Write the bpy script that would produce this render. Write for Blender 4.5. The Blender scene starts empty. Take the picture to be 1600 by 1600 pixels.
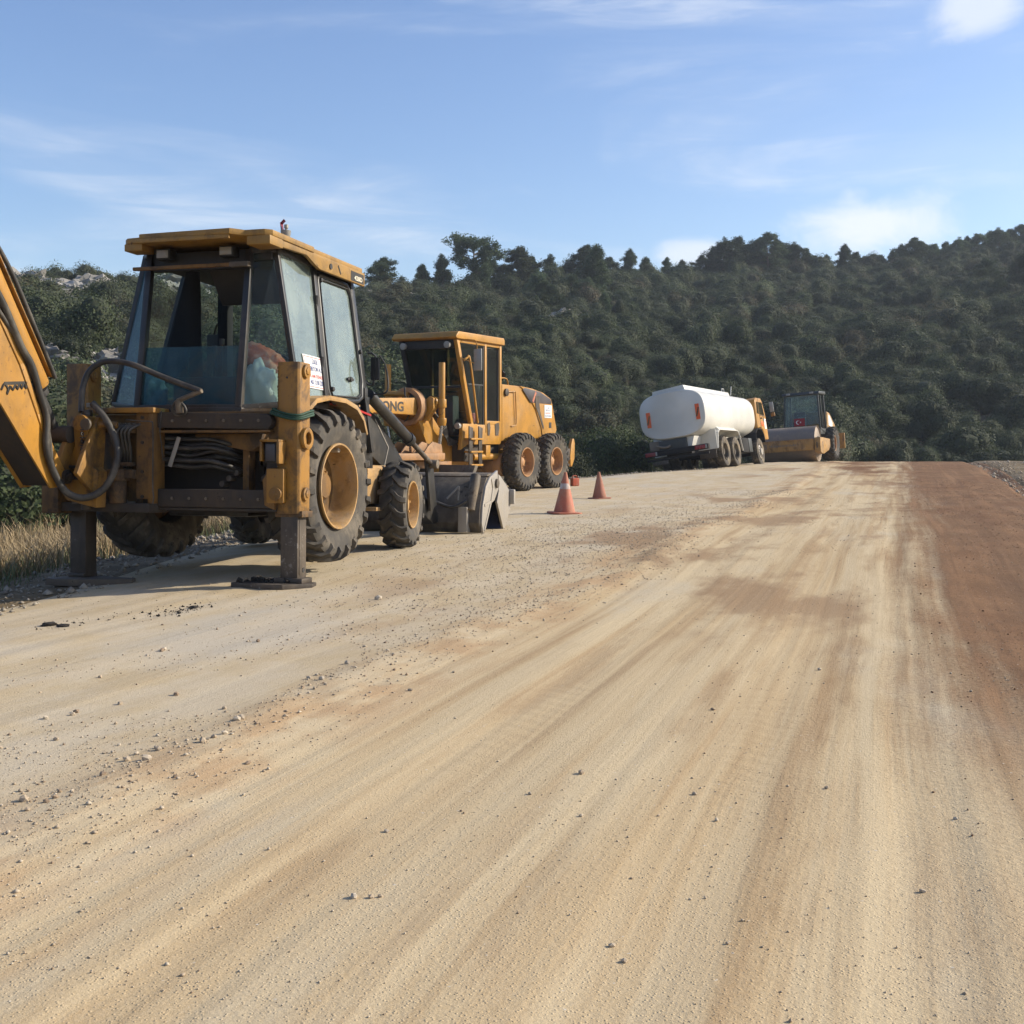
import bpy, bmesh, math, random
import numpy as np
from mathutils import Vector, Matrix
R = math.radians
random.seed(7); rng = np.random.default_rng(11)
sc = bpy.context.scene
col = sc.collection

# ------------------------------------------------------------------ camera
F_PX, HOR, EYE = 1844.0, 690.0, 1.25            # measured on the 1600 px photograph
PITCH = math.atan((800 - HOR) / F_PX)
cam = bpy.data.cameras.new('camera'); cam.sensor_width = 36; cam.lens = 36 * F_PX / 1600
cam.clip_start = 0.05; cam.clip_end = 5000
camo = bpy.data.objects.new('camera', cam); col.objects.link(camo)
camo.location = (0, 0, EYE); camo.rotation_euler = (math.pi / 2 - PITCH, 0, 0)
sc.camera = camo

# ------------------------------------------------------------------ sky, sun, exposure
SUN_AZ, SUN_EL = 80.0, 27.0
world = bpy.data.worlds.new('World'); sc.world = world; world.use_nodes = True
def world_nodes():
    nt = world.node_tree; N = nt.nodes; L = nt.links; N.clear()
    out = N.new('ShaderNodeOutputWorld'); bg = N.new('ShaderNodeBackground')
    sky = N.new('ShaderNodeTexSky'); sky.sky_type = 'NISHITA'; sky.sun_disc = False
    sky.sun_elevation = R(SUN_EL); sky.sun_rotation = R(SUN_AZ)
    sky.air_density = 1.0; sky.dust_density = 1.1; sky.ozone_density = 2.5; sky.altitude = 200
    hs = N.new('ShaderNodeHueSaturation'); hs.inputs['Saturation'].default_value = 1.08; hs.inputs['Hue'].default_value = 0.508
    L.new(sky.outputs[0], hs.inputs['Color'])
    tc = N.new('ShaderNodeTexCoord')
    def mapped(scale, rot=(0, 0, 0), loc=(0, 0, 0)):
        m = N.new('ShaderNodeMapping'); m.inputs['Scale'].default_value = scale
        m.inputs['Rotation'].default_value = rot; m.inputs['Location'].default_value = loc
        L.new(tc.outputs['Generated'], m.inputs[0]); return m.outputs[0]
    def noise(vec, scale, detail, rough, dist=0.0):
        n = N.new('ShaderNodeTexNoise'); n.inputs['Scale'].default_value = scale; n.inputs['Detail'].default_value = detail
        n.inputs['Roughness'].default_value = rough; n.inputs['Distortion'].default_value = dist
        L.new(vec, n.inputs['Vector']); return n.outputs[0]
    def ramp(v, a, b):
        r = N.new('ShaderNodeMapRange'); r.interpolation_type = 'SMOOTHSTEP'
        r.inputs[1].default_value = a; r.inputs[2].default_value = b; L.new(v, r.inputs[0]); return r.outputs[0]
    def mth(op, a, b):
        m = N.new('ShaderNodeMath'); m.operation = op; m.use_clamp = True
        for i, v in enumerate((a, b)):
            if isinstance(v, (int, float)): m.inputs[i].default_value = v
            else: L.new(v, m.inputs[i])
        return m.outputs[0]
    # thin cirrus veils, streaked across the sky
    c1 = ramp(noise(mapped((1.0, 1.0, 4.5), (0, R(14), R(20)), (0.31, 0.2, 0.1)), 2.2, 7, 0.55, 0.6), 0.45, 0.72)
    c1b = ramp(noise(mapped((1.0, 1.0, 7.0), (0, R(18), R(35)), (1.3, .7, .4)), 5.5, 8, 0.62, 0.9), 0.42, 0.70)
    c1 = mth('MULTIPLY', mth('MULTIPLY', c1, mth('ADD', mth('MULTIPLY', c1b, .75), .25)), 0.62)
    # small cumulus heads low over the hill and one higher up
    lump = noise(mapped((1, 1, 1.6)), 16.0, 7, 0.60, 0.4)
    def blob(az, el, w, h):
        d = Vector((math.sin(R(az)) * math.cos(R(el)), math.cos(R(az)) * math.cos(R(el)), math.sin(R(el))))
        s = N.new('ShaderNodeVectorMath'); s.operation = 'SUBTRACT'; L.new(tc.outputs['Generated'], s.inputs[0]); s.inputs[1].default_value = d
        q = N.new('ShaderNodeVectorMath'); q.operation = 'MULTIPLY'; L.new(s.outputs[0], q.inputs[0]); q.inputs[1].default_value = (1 / w, 1 / w, 1 / h)
        ln = N.new('ShaderNodeVectorMath'); ln.operation = 'LENGTH'; L.new(q.outputs[0], ln.inputs[0])
        a = mth('MULTIPLY', lump, 1.5)
        b = N.new('ShaderNodeMath'); b.operation = 'SUBTRACT'; L.new(ln.outputs['Value'], b.inputs[0]); L.new(a, b.inputs[1])
        return ramp(b.outputs[0], 0.25, -0.55)
    cl = blob(16.4, 9.8, .075, .036)
    for a in ((21.2, 18.9, .045, .040), (24.2, 19.6, .04, .034), (18.5, 21.5, .09, .022), (9.0, 8.8, .05, .016)):
        cl = mth('MAXIMUM', cl, mth('MULTIPLY', blob(*a), 0.8))
    cl = mth('MULTIPLY', cl, 0.82)
    cov = mth('MAXIMUM', c1, cl)
    mix = N.new('ShaderNodeMix'); mix.data_type = 'RGBA'
    L.new(cov, mix.inputs['Factor']); L.new(hs.outputs[0], mix.inputs['A']); mix.inputs['B'].default_value = (5.2, 5.4, 5.7, 1)
    L.new(mix.outputs['Result'], bg.inputs['Color']); bg.inputs['Strength'].default_value = 0.13
    L.new(bg.outputs[0], out.inputs['Surface'])
world_nodes()
sl = bpy.data.lights.new('sun', 'SUN'); sl.energy = 4.3; sl.angle = R(0.6); sl.color = (1.0, 0.90, 0.74)
so = bpy.data.objects.new('sun', sl); col.objects.link(so)
sd = Vector((math.sin(R(SUN_AZ)) * math.cos(R(SUN_EL)), math.cos(R(SUN_AZ)) * math.cos(R(SUN_EL)), math.sin(R(SUN_EL))))
so.rotation_euler = sd.to_track_quat('Z', 'Y').to_euler(); so.location = sd * 60
vs = sc.view_settings; sc.display_settings.display_device = 'sRGB'
vs.view_transform = 'Standard'; vs.look = 'None'; vs.gamma = 1; vs.exposure = 0.58; vs.use_curve_mapping = False
sc.render.engine = 'CYCLES'
cy = sc.cycles; cy.max_bounces = 6; cy.diffuse_bounces = 3; cy.glossy_bounces = 3; cy.transmission_bounces = 6
cy.transparent_max_bounces = 12; cy.volume_bounces = 0; cy.caustics_reflective = False; cy.caustics_refractive = False
cy.use_denoising = True; cy.use_adaptive_sampling = True; cy.adaptive_threshold = 0.02

# ------------------------------------------------------------------ material helpers
class NT:
    def __init__(s, name):
        s.m = bpy.data.materials.new(name); s.m.use_nodes = True
        s.N = s.m.node_tree.nodes; s.L = s.m.node_tree.links
        s.p = s.N['Principled BSDF']; s.out = s.N['Material Output']
    def n(s, t, **kw):
        o = s.N.new(t)
        for k, v in kw.items(): setattr(o, k, v)
        return o
    def put(s, sock, v):
        if hasattr(v, 'is_output'): s.L.new(v, sock)
        elif isinstance(v, (tuple, list)) and len(v) == 3 and sock.type == 'RGBA': sock.default_value = (*v, 1)
        else: sock.default_value = v
    def noise(s, vec, scale, detail=4, rough=0.5, dist=0):
        o = s.n('ShaderNodeTexNoise'); s.put(o.inputs['Vector'], vec) if vec is not None else None
        o.inputs['Scale'].default_value = scale; o.inputs['Detail'].default_value = detail
        o.inputs['Roughness'].default_value = rough; o.inputs['Distortion'].default_value = dist
        return o.outputs[0]
    def voro(s, vec, scale, feature='F1'):
        o = s.n('ShaderNodeTexVoronoi', feature=feature); s.put(o.inputs['Vector'], vec); o.inputs['Scale'].default_value = scale
        return o.outputs['Distance'], o.outputs['Color']
    def step(s, v, a, b, lo=0., hi=1.):
        o = s.n('ShaderNodeMapRange', interpolation_type='SMOOTHSTEP'); s.put(o.inputs[0], v)
        for i, x in zip((1, 2, 3, 4), (a, b, lo, hi)): o.inputs[i].default_value = x
        return o.outputs[0]
    def math(s, op, a, b=0., clamp=False):
        o = s.n('ShaderNodeMath', operation=op, use_clamp=clamp); s.put(o.inputs[0], a); s.put(o.inputs[1], b); return o.outputs[0]
    def mix(s, f, a, b, blend='MIX'):
        o = s.n('ShaderNodeMix', data_type='RGBA', blend_type=blend); s.put(o.inputs['Factor'], f); s.put(o.inputs['A'], a); s.put(o.inputs['B'], b)
        return o.outputs['Result']
    def obj(s): return s.n('ShaderNodeTexCoord').outputs['Object']
    def map(s, vec, scale=(1, 1, 1), rot=(0, 0, 0), loc=(0, 0, 0)):
        o = s.n('ShaderNodeMapping'); s.put(o.inputs[0], vec); o.inputs['Scale'].default_value = scale
        o.inputs['Rotation'].default_value = rot; o.inputs['Location'].default_value = loc; return o.outputs[0]
    def sep(s, vec):
        o = s.n('ShaderNodeSeparateXYZ'); s.put(o.inputs[0], vec); return o.outputs
    def bump(s, h, strength=.3, dist=.02):
        o = s.n('ShaderNodeBump'); o.inputs['Strength'].default_value = strength; o.inputs['Distance'].default_value = dist
        s.put(o.inputs['Height'], h); s.L.new(o.outputs[0], s.p.inputs['Normal'])
    def set(s, **kw):
        for k, v in kw.items(): s.put(s.p.inputs[k.replace('_', ' ')], v)
        return s.m
MAT = {}
def paint(name, base, dust=(.36, .28, .19), dust_amt=.35, wear=(.10, .05, .03), wear_amt=.12, rough=.42, metal=0., scale=1.0, dustscale=1.6, grime=0.):
    t = NT(name); o = t.obj()
    big = t.noise(o, dustscale * scale, 6, .62)
    fine = t.noise(o, 22 * scale, 5, .6)
    drip = t.noise(t.map(o, (9 * scale, 9 * scale, 3.0 * scale)), 1.6, 4, .6)
    tone = t.noise(o, .9 * scale, 3, .5)
    c = t.mix(t.step(tone, .3, .7), base, tuple(v * .82 for v in base))
    d = t.math('MULTIPLY', t.step(t.math('ADD', t.math('MULTIPLY', big, .7), t.math('MULTIPLY', drip, .3)), .42, .72), dust_amt * 1.6, True)
    c = t.mix(d, c, dust)
    if grime:
        g1 = t.noise(t.map(o, (3.2, 3.2, 2.4), loc=(5, 2, 8)), 1.3, 8, .72, .5); g2 = t.noise(t.map(o, (26, 26, 2.2), loc=(1, 7, 3)), 1.0, 4, .6)
        gm = t.step(t.math('ADD', t.math('MULTIPLY', g1, .90), t.math('MULTIPLY', g2, .10)), .45, .62)
        c = t.mix(t.math('MULTIPLY', gm, grime, True), c, (.040, .027, .017))
        ch_ = t.step(t.noise(o, 9, 6, .75, .8), .64, .67); c = t.mix(t.math('MULTIPLY', ch_, .8), c, (.055, .030, .018))
    w = t.math('MULTIPLY', t.step(t.math('ADD', t.math('MULTIPLY', fine, .55), t.math('MULTIPLY', big, .45)), .60, .66), min(1, wear_amt * 7), True)
    c = t.mix(w, c, wear)
    t.bump(t.noise(o, 60 * scale, 3, .6), .06, .004)
    rg = t.math('ADD', t.math('MULTIPLY', d, .4), rough, True)
    MAT[name] = t.set(Base_Color=c, Roughness=rg, Metallic=metal); return MAT[name]
paint('yellow', (.32, .155, .021), dust=(.20, .125, .06), dust_amt=.40, wear=(.06, .035, .02), wear_amt=.12, rough=.54, grime=.78)  # real grime, strengthened to also stand in for shade on the backhoe rear
paint('boom_yellow', (.46, .22, .026), dust=(.26, .16, .07), dust_amt=.30, wear=(.06, .035, .02), wear_amt=.10, rough=.5, grime=.22)
paint('yellow_worn_shaded', (.20, .098, .018), dust=(.085, .055, .032), dust_amt=.62, wear=(.025, .018, .012), wear_amt=.16, rough=.6, grime=.85)  # worn dirty paint; base darkened further to imitate shade on the rear frame
paint('yellow_dusty', (.44, .25, .075), dust=(.36, .26, .16), dust_amt=.7, wear_amt=.08, rough=.6, grime=.4)
paint('grader_yellow', (.47, .225, .026), dust=(.34, .22, .11), dust_amt=.30, wear_amt=.05, rough=.42, grime=.22)
paint('grader_orange', (.41, .205, .075), dust=(.36, .23, .14), dust_amt=.6, wear_amt=.05, rough=.55, grime=.35)
paint('roof_yellow', (.34, .185, .032), dust=(.24, .17, .09), dust_amt=.45, wear_amt=.05, rough=.55, grime=.4)
paint('black_paint', (.018, .018, .018), dust=(.17, .14, .10), dust_amt=.22, wear=(.25, .23, .2), wear_amt=.05, rough=.4)
paint('dirty_iron', (.034, .026, .020), dust=(.10, .07, .045), dust_amt=.5, wear=(.02, .016, .012), wear_amt=.3, rough=.72)
paint('leg_steel', (.060, .048, .038), dust=(.20, .16, .12), dust_amt=.35, wear=(.30, .28, .25), wear_amt=.08, rough=.5, metal=.35)
paint('bucket_steel', (.105, .085, .062), dust=(.26, .205, .14), dust_amt=.6, wear=(.04, .03, .022), wear_amt=.12, rough=.62, metal=.1, grime=.5)
paint('bucket_bright', (.36, .33, .29), dust=(.30, .25, .18), dust_amt=.55, wear=(.14, .11, .08), wear_amt=.12, rough=.45, metal=.1)
paint('bucket_blue', (.035, .05, .11), dust=(.12, .10, .09), dust_amt=.35, wear=(.03, .03, .03), wear_amt=.1, rough=.5)
paint('rubber', (.045, .041, .036), dust=(.17, .145, .11), dust_amt=.55, wear=(.03, .028, .025), wear_amt=.1, rough=.85, dustscale=3)
paint('rubber_lug', (.060, .054, .046), dust=(.20, .17, .13), dust_amt=.6, wear=(.03, .028, .025), wear_amt=.1, rough=.85, dustscale=3)
paint('truck_rubber', (.07, .06, .05), dust=(.27, .22, .15), dust_amt=.75, wear_amt=.05, rough=.9, dustscale=2.5)
paint('hose', (.030, .027, .024), dust=(.16, .14, .11), dust_amt=.5, wear=(.2, .18, .15), wear_amt=.05, rough=.55, dustscale=4)
paint('tank_white', (.62, .61, .56), dust=(.62, .56, .45), dust_amt=.16, wear=(.45, .36, .25), wear_amt=.03, rough=.40)
paint('truck_black', (.008, .008, .009), dust=(.030, .025, .02), dust_amt=.25, wear=(.03, .025, .02), wear_amt=.04, rough=.85)
paint('drum_steel', (.24, .19, .145), dust=(.36, .275, .19), dust_amt=.65, wear=(.14, .09, .06), wear_amt=.14, rough=.5, metal=.3)
paint('roller_yellow', (.42, .23, .055), dust=(.31, .215, .125), dust_amt=.6, wear=(.10, .06, .04), wear_amt=.1, rough=.5, grime=.5)
paint('roller_dark', (.035, .04, .038), dust=(.10, .09, .075), dust_amt=.2, wear_amt=.03, rough=.45)
paint('plastic_black', (.016, .016, .017), dust=(.08, .07, .06), dust_amt=.25, wear_amt=.02, rough=.6)
paint('chrome', (.55, .55, .55), dust=(.25, .2, .15), dust_amt=.3, wear_amt=.02, rough=.22, metal=.9)
paint('cone_orange', (.45, .125, .065), dust=(.42, .22, .145), dust_amt=.85, wear=(.22, .06, .04), wear_amt=.12, rough=.6, dustscale=6)
paint('cone_faded', (.34, .125, .075), dust=(.32, .19, .13), dust_amt=.7, wear=(.20, .08, .05), wear_amt=.12, rough=.7, dustscale=6)
paint('cone_white', (.50, .44, .40), dust=(.40, .20, .13), dust_amt=.85, rough=.6, dustscale=6)
paint('cone_grey', (.30, .29, .28), dust=(.38, .28, .22), dust_amt=.4, rough=.6, dustscale=6)
paint('canister_red', (.42, .07, .025), dust=(.35, .2, .12), dust_amt=.35, wear=(.1, .02, .01), wear_amt=.15, rough=.45, dustscale=9)
paint('sack_white', (.66, .70, .66), dust=(.42, .42, .38), dust_amt=.4, wear=(.20, .26, .28), wear_amt=.1, rough=.8, dustscale=7)
paint('sack_orange', (.62, .15, .075), dust=(.60, .48, .40), dust_amt=.55, wear=(.35, .08, .04), wear_amt=.12, rough=.8, dustscale=7)
paint('cloth_dark', (.006, .007, .010), dust=(.02, .02, .022), dust_amt=.3, wear_amt=0, rough=.9)
paint('seat_dark', (.012, .012, .013), dust=(.05, .045, .04), dust_amt=.3, wear_amt=.02, rough=.8)
paint('rope_green', (.010, .055, .028), dust=(.04, .06, .04), dust_amt=.3, wear_amt=.02, rough=.6)
paint('reflector_orange', (.80, .10, .012), dust=(.55, .22, .05), dust_amt=.5, wear_amt=0, rough=.35, dustscale=8)
paint('lamp_red', (.22, .012, .014), dust=(.14, .06, .05), dust_amt=.3, wear_amt=0, rough=.25)
paint('lamp_clear', (.30, .30, .28), dust=(.24, .21, .18), dust_amt=.5, wear_amt=0, rough=.2)
paint('fire_red', (.40, .02, .018), dust_amt=.1, rough=.35)
paint('sign_white', (.80, .80, .78), dust=(.6, .58, .54), dust_amt=.12, wear_amt=0, rough=.5)
paint('print_blue', (.06, .09, .26), dust_amt=.05, wear_amt=0, rough=.6)
paint('print_red', (.62, .12, .10), dust_amt=.05, wear_amt=0, rough=.6)
paint('print_black', (.012, .011, .010), dust_amt=.05, wear_amt=0, rough=.6)
paint('print_cream', (.78, .72, .55), dust_amt=.05, wear_amt=0, rough=.6)
paint('print_grey', (.17, .14, .11), dust_amt=.2, wear_amt=0, rough=.7)
paint('flag_red', (.33, .022, .030), dust=(.2, .06, .06), dust_amt=.3, wear_amt=0, rough=.8)
paint('clod_dark', (.018, .015, .012), dust=(.07, .05, .035), dust_amt=.4, wear_amt=0, rough=.9, dustscale=8)
paint('old_wood', (.11, .085, .062), dust=(.17, .13, .09), dust_amt=.5, wear=(.04, .03, .02), wear_amt=.2, rough=.85, dustscale=6)
paint('grader_dash', (.055, .05, .055), dust=(.16, .12, .09), dust_amt=.25, wear_amt=0, rough=.35)
def glass(name, tint, dustc, dust=.2, rough=.03, ior=1.5):
    t = NT(name); o = t.obj(); t.N.remove(t.p)
    tr = t.n('ShaderNodeBsdfTransparent'); t.put(tr.inputs[0], tint)
    gl = t.n('ShaderNodeBsdfGlossy'); gl.inputs['Roughness'].default_value = rough; gl.inputs['Color'].default_value = (1, 1, 1, 1)
    di = t.n('ShaderNodeBsdfDiffuse'); t.put(di.inputs[0], dustc)
    fr = t.n('ShaderNodeFresnel'); fr.inputs[0].default_value = ior
    bf = t.math('MULTIPLY', fr.outputs[0], t.math('SUBTRACT', 1., t.n('ShaderNodeNewGeometry').outputs['Backfacing']))
    a = t.n('ShaderNodeMixShader'); t.L.new(bf, a.inputs[0]); t.L.new(tr.outputs[0], a.inputs[1]); t.L.new(gl.outputs[0], a.inputs[2])
    b = t.n('ShaderNodeMixShader')
    nz = t.noise(o, 2.5, 6, .62); nz2 = t.noise(t.map(o, (14, 14, 2)), 1.5, 4, .6)
    f = t.step(t.math('ADD', t.math('MULTIPLY', nz, .85), t.math('MULTIPLY', nz2, .15)), .30, .75, dust * .55, min(1., dust * 1.5))
    t.L.new(f, b.inputs[0]); t.L.new(a.outputs[0], b.inputs[1]); t.L.new(di.outputs[0], b.inputs[2])
    t.L.new(b.outputs[0], t.out.inputs[0]); MAT[name] = t.m; return t.m
glass('glass', (.80, .88, .86), (.30, .34, .32), .035)
glass('glass_quarter', (.88, .94, .92), (.30, .34, .32), .03, ior=1.3)
glass('glass_clear', (.84, .90, .88), (.1, .1, .1), .004)
glass('glass_dusty', (.62, .74, .70), (.36, .42, .39), .30)
glass('glass_side', (.70, .80, .76), (.36, .42, .39), .34, ior=2.3)
glass('glass_blue', (.46, .66, .72), (.10, .19, .22), .30, ior=1.22)
glass('glass_dark', (.30, .36, .34), (.05, .06, .06), .12)
glass('glass_lens', (.85, .86, .84), (.6, .6, .58), .2)

# ------------------------------------------------------------------ mesh helpers
class MB:
    def __init__(s): s.v = []; s.f = []
    def add(s, vs_, fs):
        b = len(s.v); s.v += [tuple(map(float, p)) for p in vs_]; s.f += [tuple(b + i for i in f) for f in fs]; return s
    def box(s, x0, x1, y0, y1, z0, z1, M=None, top=None):
        p = [Vector(q) for q in ((x0, y0, z0), (x1, y0, z0), (x1, y1, z0), (x0, y1, z0), (x0, y0, z1), (x1, y0, z1), (x1, y1, z1), (x0, y1, z1))]
        if M is not None: p = [M @ q for q in p]
        return s.add(p, [(0, 3, 2, 1), (4, 5, 6, 7), (0, 1, 5, 4), (1, 2, 6, 5), (2, 3, 7, 6), (3, 0, 4, 7)])
    def hexa(s, p):      # 8 corners, bottom loop then top loop
        return s.add(p, [(0, 3, 2, 1), (4, 5, 6, 7), (0, 1, 5, 4), (1, 2, 6, 5), (2, 3, 7, 6), (3, 0, 4, 7)])
    def prism(s, poly, axis, a, b):
        n = len(poly)
        def mk(u, v, w): return {0: (w, u, v), 1: (u, w, v), 2: (u, v, w)}[axis]
        vs_ = [mk(u, v, a) for u, v in poly] + [mk(u, v, b) for u, v in poly]
        fs = [tuple(range(n))[::-1], tuple(range(n, 2 * n))] + [(i, (i + 1) % n, n + (i + 1) % n, n + i) for i in range(n)]
        return s.add(vs_, fs)
    def cyl(s, p0, p1, r0, r1=None, n=16, cap=True):
        r1 = r0 if r1 is None else r1
        p0, p1 = Vector(p0), Vector(p1); d = (p1 - p0).normalized()
        a = d.orthogonal().normalized(); b = d.cross(a)
        vs_ = []
        for p, r in ((p0, r0), (p1, r1)):
            vs_ += [p + (a * math.cos(2 * math.pi * i / n) + b * math.sin(2 * math.pi * i / n)) * r for i in range(n)]
        fs = [(i, (i + 1) % n, n + (i + 1) % n, n + i) for i in range(n)]
        if cap: fs += [tuple(range(n))[::-1], tuple(range(n, 2 * n))]
        return s.add(vs_, fs)
    def tube(s, pts, r, n=8, smooth=4):
        P = [Vector(p) for p in pts]
        if smooth > 1 and len(P) > 2:      # Catmull-Rom
            Q = []
            for i in range(len(P) - 1):
                p0, p1, p2, p3 = P[max(i - 1, 0)], P[i], P[i + 1], P[min(i + 2, len(P) - 1)]
                for k in range(smooth):
                    t = k / smooth
                    Q.append(.5 * ((2 * p1) + (-p0 + p2) * t + (2 * p0 - 5 * p1 + 4 * p2 - p3) * t * t + (-p0 + 3 * p1 - 3 * p2 + p3) * t ** 3))
            Q.append(P[-1]); P = Q
        rs = r if isinstance(r, (list, tuple)) else [r] * len(P)
        if len(rs) != len(P): rs = list(np.interp(np.linspace(0, 1, len(P)), np.linspace(0, 1, len(rs)), rs))
        vs_ = []; up = None
        for i, p in enumerate(P):
            d = (P[min(i + 1, len(P) - 1)] - P[max(i - 1, 0)]).normalized()
            a = d.orthogonal().normalized() if up is None else (up - d * up.dot(d)).normalized()
            up = a; b = d.cross(a)
            vs_ += [p + (a * math.cos(2 * math.pi * k / n) + b * math.sin(2 * math.pi * k / n)) * rs[i] for k in range(n)]
        fs = [(i * n + k, i * n + (k + 1) % n, (i + 1) * n + (k + 1) % n, (i + 1) * n + k) for i in range(len(P) - 1) for k in range(n)]
        fs += [tuple(range(n))[::-1], tuple(range((len(P) - 1) * n, len(P) * n))]
        return s.add(vs_, fs)
    def lathe(s, prof, n=40, c=(0, 0, 0), axis=0, closed=False):
        vs_ = []; m = len(prof)
        for i in range(n):
            a = 2 * math.pi * i / n; ca, sa = math.cos(a), math.sin(a)
            for x, r in prof:
                q = {0: (x, r * ca, r * sa), 2: (r * ca, r * sa, x)}[axis]
                vs_.append((q[0] + c[0], q[1] + c[1], q[2] + c[2]))
        fs = []
        for i in range(n):
            j = (i + 1) % n
            for k in range(m if closed else m - 1):
                l = (k + 1) % m
                fs.append((i * m + k, i * m + l, j * m + l, j * m + k))
        return s.add(vs_, fs)
    def mesh(s, name, bevel=0., seg=2, smooth=False, weld=True, angle=35):
        me = bpy.data.meshes.new(name); me.from_pydata(s.v, [], s.f)
        bm = bmesh.new(); bm.from_mesh(me)
        if weld: bmesh.ops.remove_doubles(bm, verts=bm.verts, dist=1e-5)
        bmesh.ops.recalc_face_normals(bm, faces=bm.faces)
        if bevel > 0:
            es = [e for e in bm.edges if len(e.link_faces) == 2 and e.calc_face_angle(0) > R(30)]
            try: bmesh.ops.bevel(bm, geom=es, offset=bevel, offset_type='OFFSET', segments=seg, affect='EDGES', profile=.6, clamp_overlap=True)
            except Exception: pass
        for f in bm.faces: f.smooth = True
        for e in bm.edges: e.smooth = not (len(e.link_faces) == 2 and e.calc_face_angle(0) > R(angle))
        if not smooth:
            pass
        bm.to_mesh(me); bm.free(); return me
    def build(s, name, mat, parent=None, bevel=0., seg=2, smooth=False, weld=True, angle=35):
        me = s.mesh(name, bevel, seg, smooth, weld, angle)
        return link(name, me, mat, parent)
def link(name, me, mat=None, parent=None):
    if mat is not None and len(me.materials) == 0: me.materials.append(MAT[mat] if isinstance(mat, str) else mat)
    o = bpy.data.objects.new(name, me); col.objects.link(o); o.parent = parent; return o
def tag(o, label=None, cat=None, group=None, kind=None):
    for k, v in (('label', label), ('category', cat), ('group', group), ('kind', kind)):
        if v: o[k] = v
    return o
def empty(name, label=None, cat=None, group=None, M=None):
    o = bpy.data.objects.new(name, None); col.objects.link(o); o.empty_display_size = .2
    if M is not None: o.matrix_world = M
    return tag(o, label, cat, group)
def frame(o, az, pitch=0, roll=0):     # X right, Y along azimuth az (clockwise from +Y), Z up
    a, p, r = R(az), R(pitch), R(roll)
    Y = Vector((math.sin(a) * math.cos(p), math.cos(a) * math.cos(p), math.sin(p)))
    X = Vector((math.cos(a), -math.sin(a), 0)); Z = X.cross(Y)
    X2 = X * math.cos(r) - Z * math.sin(r); Z2 = Z * math.cos(r) + X * math.sin(r)
    M = Matrix((X2, Y, Z2)).transposed().to_4x4(); M.translation = Vector(o); return M
def bx(name, mat, parent, x0, x1, y0, y1, z0, z1, bevel=.008, M=None):
    return MB().box(x0, x1, y0, y1, z0, z1, M).build(name, mat, parent, bevel)
def rod(name, mat, parent, p0, p1, r, r1=None, n=16, bevel=0.): return MB().cyl(p0, p1, r, r1, n).build(name, mat, parent, bevel)
def hose(name, mat, parent, pts, r, n=8, smooth=5): return MB().tube(pts, r, n, smooth).build(name, mat, parent, angle=60)
def bar(mb, p0, p1, w, d, nrm):        # rectangular bar from p0 to p1; w across, d along nrm
    p0, p1, nrm = Vector(p0), Vector(p1), Vector(nrm); t = (p1 - p0).normalized()
    nrm = (nrm - t * nrm.dot(t)).normalized(); s_ = t.cross(nrm)
    c = [(-1, -1), (1, -1), (1, 1), (-1, 1)]
    mb.hexa([p + s_ * (a * w / 2) + nrm * (b * d / 2) for p in (p0, p1) for a, b in c]); return mb
def pane(name, mat, parent, pts, th=.006):
    P = [Vector(p) for p in pts]; n = (P[1] - P[0]).cross(P[-1] - P[0]).normalized(); k = len(P)
    mb = MB(); mb.add([p - n * th / 2 for p in P] + [p + n * th / 2 for p in P], [tuple(range(k))[::-1], tuple(range(k, 2 * k))] + [(i, (i + 1) % k, k + (i + 1) % k, k + i) for i in range(k)])
    return mb.build(name, mat, parent)
def text(body, size, org, u, v, mat, parent, name='lettering', width=None, bold=0.0, depth=.0015, shear=0.):
    cu = bpy.data.curves.new('t', 'FONT'); cu.body = body; cu.size = 1.0; cu.offset = bold; cu.shear = shear; cu.resolution_u = 3
    to = bpy.data.objects.new('t', cu); col.objects.link(to)
    bpy.context.view_layer.update()
    me = bpy.data.meshes.new_from_object(to.evaluated_get(bpy.context.evaluated_depsgraph_get()))
    bpy.data.objects.remove(to); bpy.data.curves.remove(cu)
    co = np.array([tuple(p.co) for p in me.vertices]); me.materials.clear()
    if len(co) == 0: return None
    co[:, 0] -= co[:, 0].min(); w = co[:, 0].max()
    sx = (width / w) if width else size
    u, v, org = Vector(u).normalized(), Vector(v).normalized(), Vector(org)
    n = u.cross(v)
    for p, q in zip(me.vertices, co): p.co = org + u * (q[0] * sx) + v * (q[1] * size) + n * depth
    return link(name, me, mat, parent)

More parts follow.
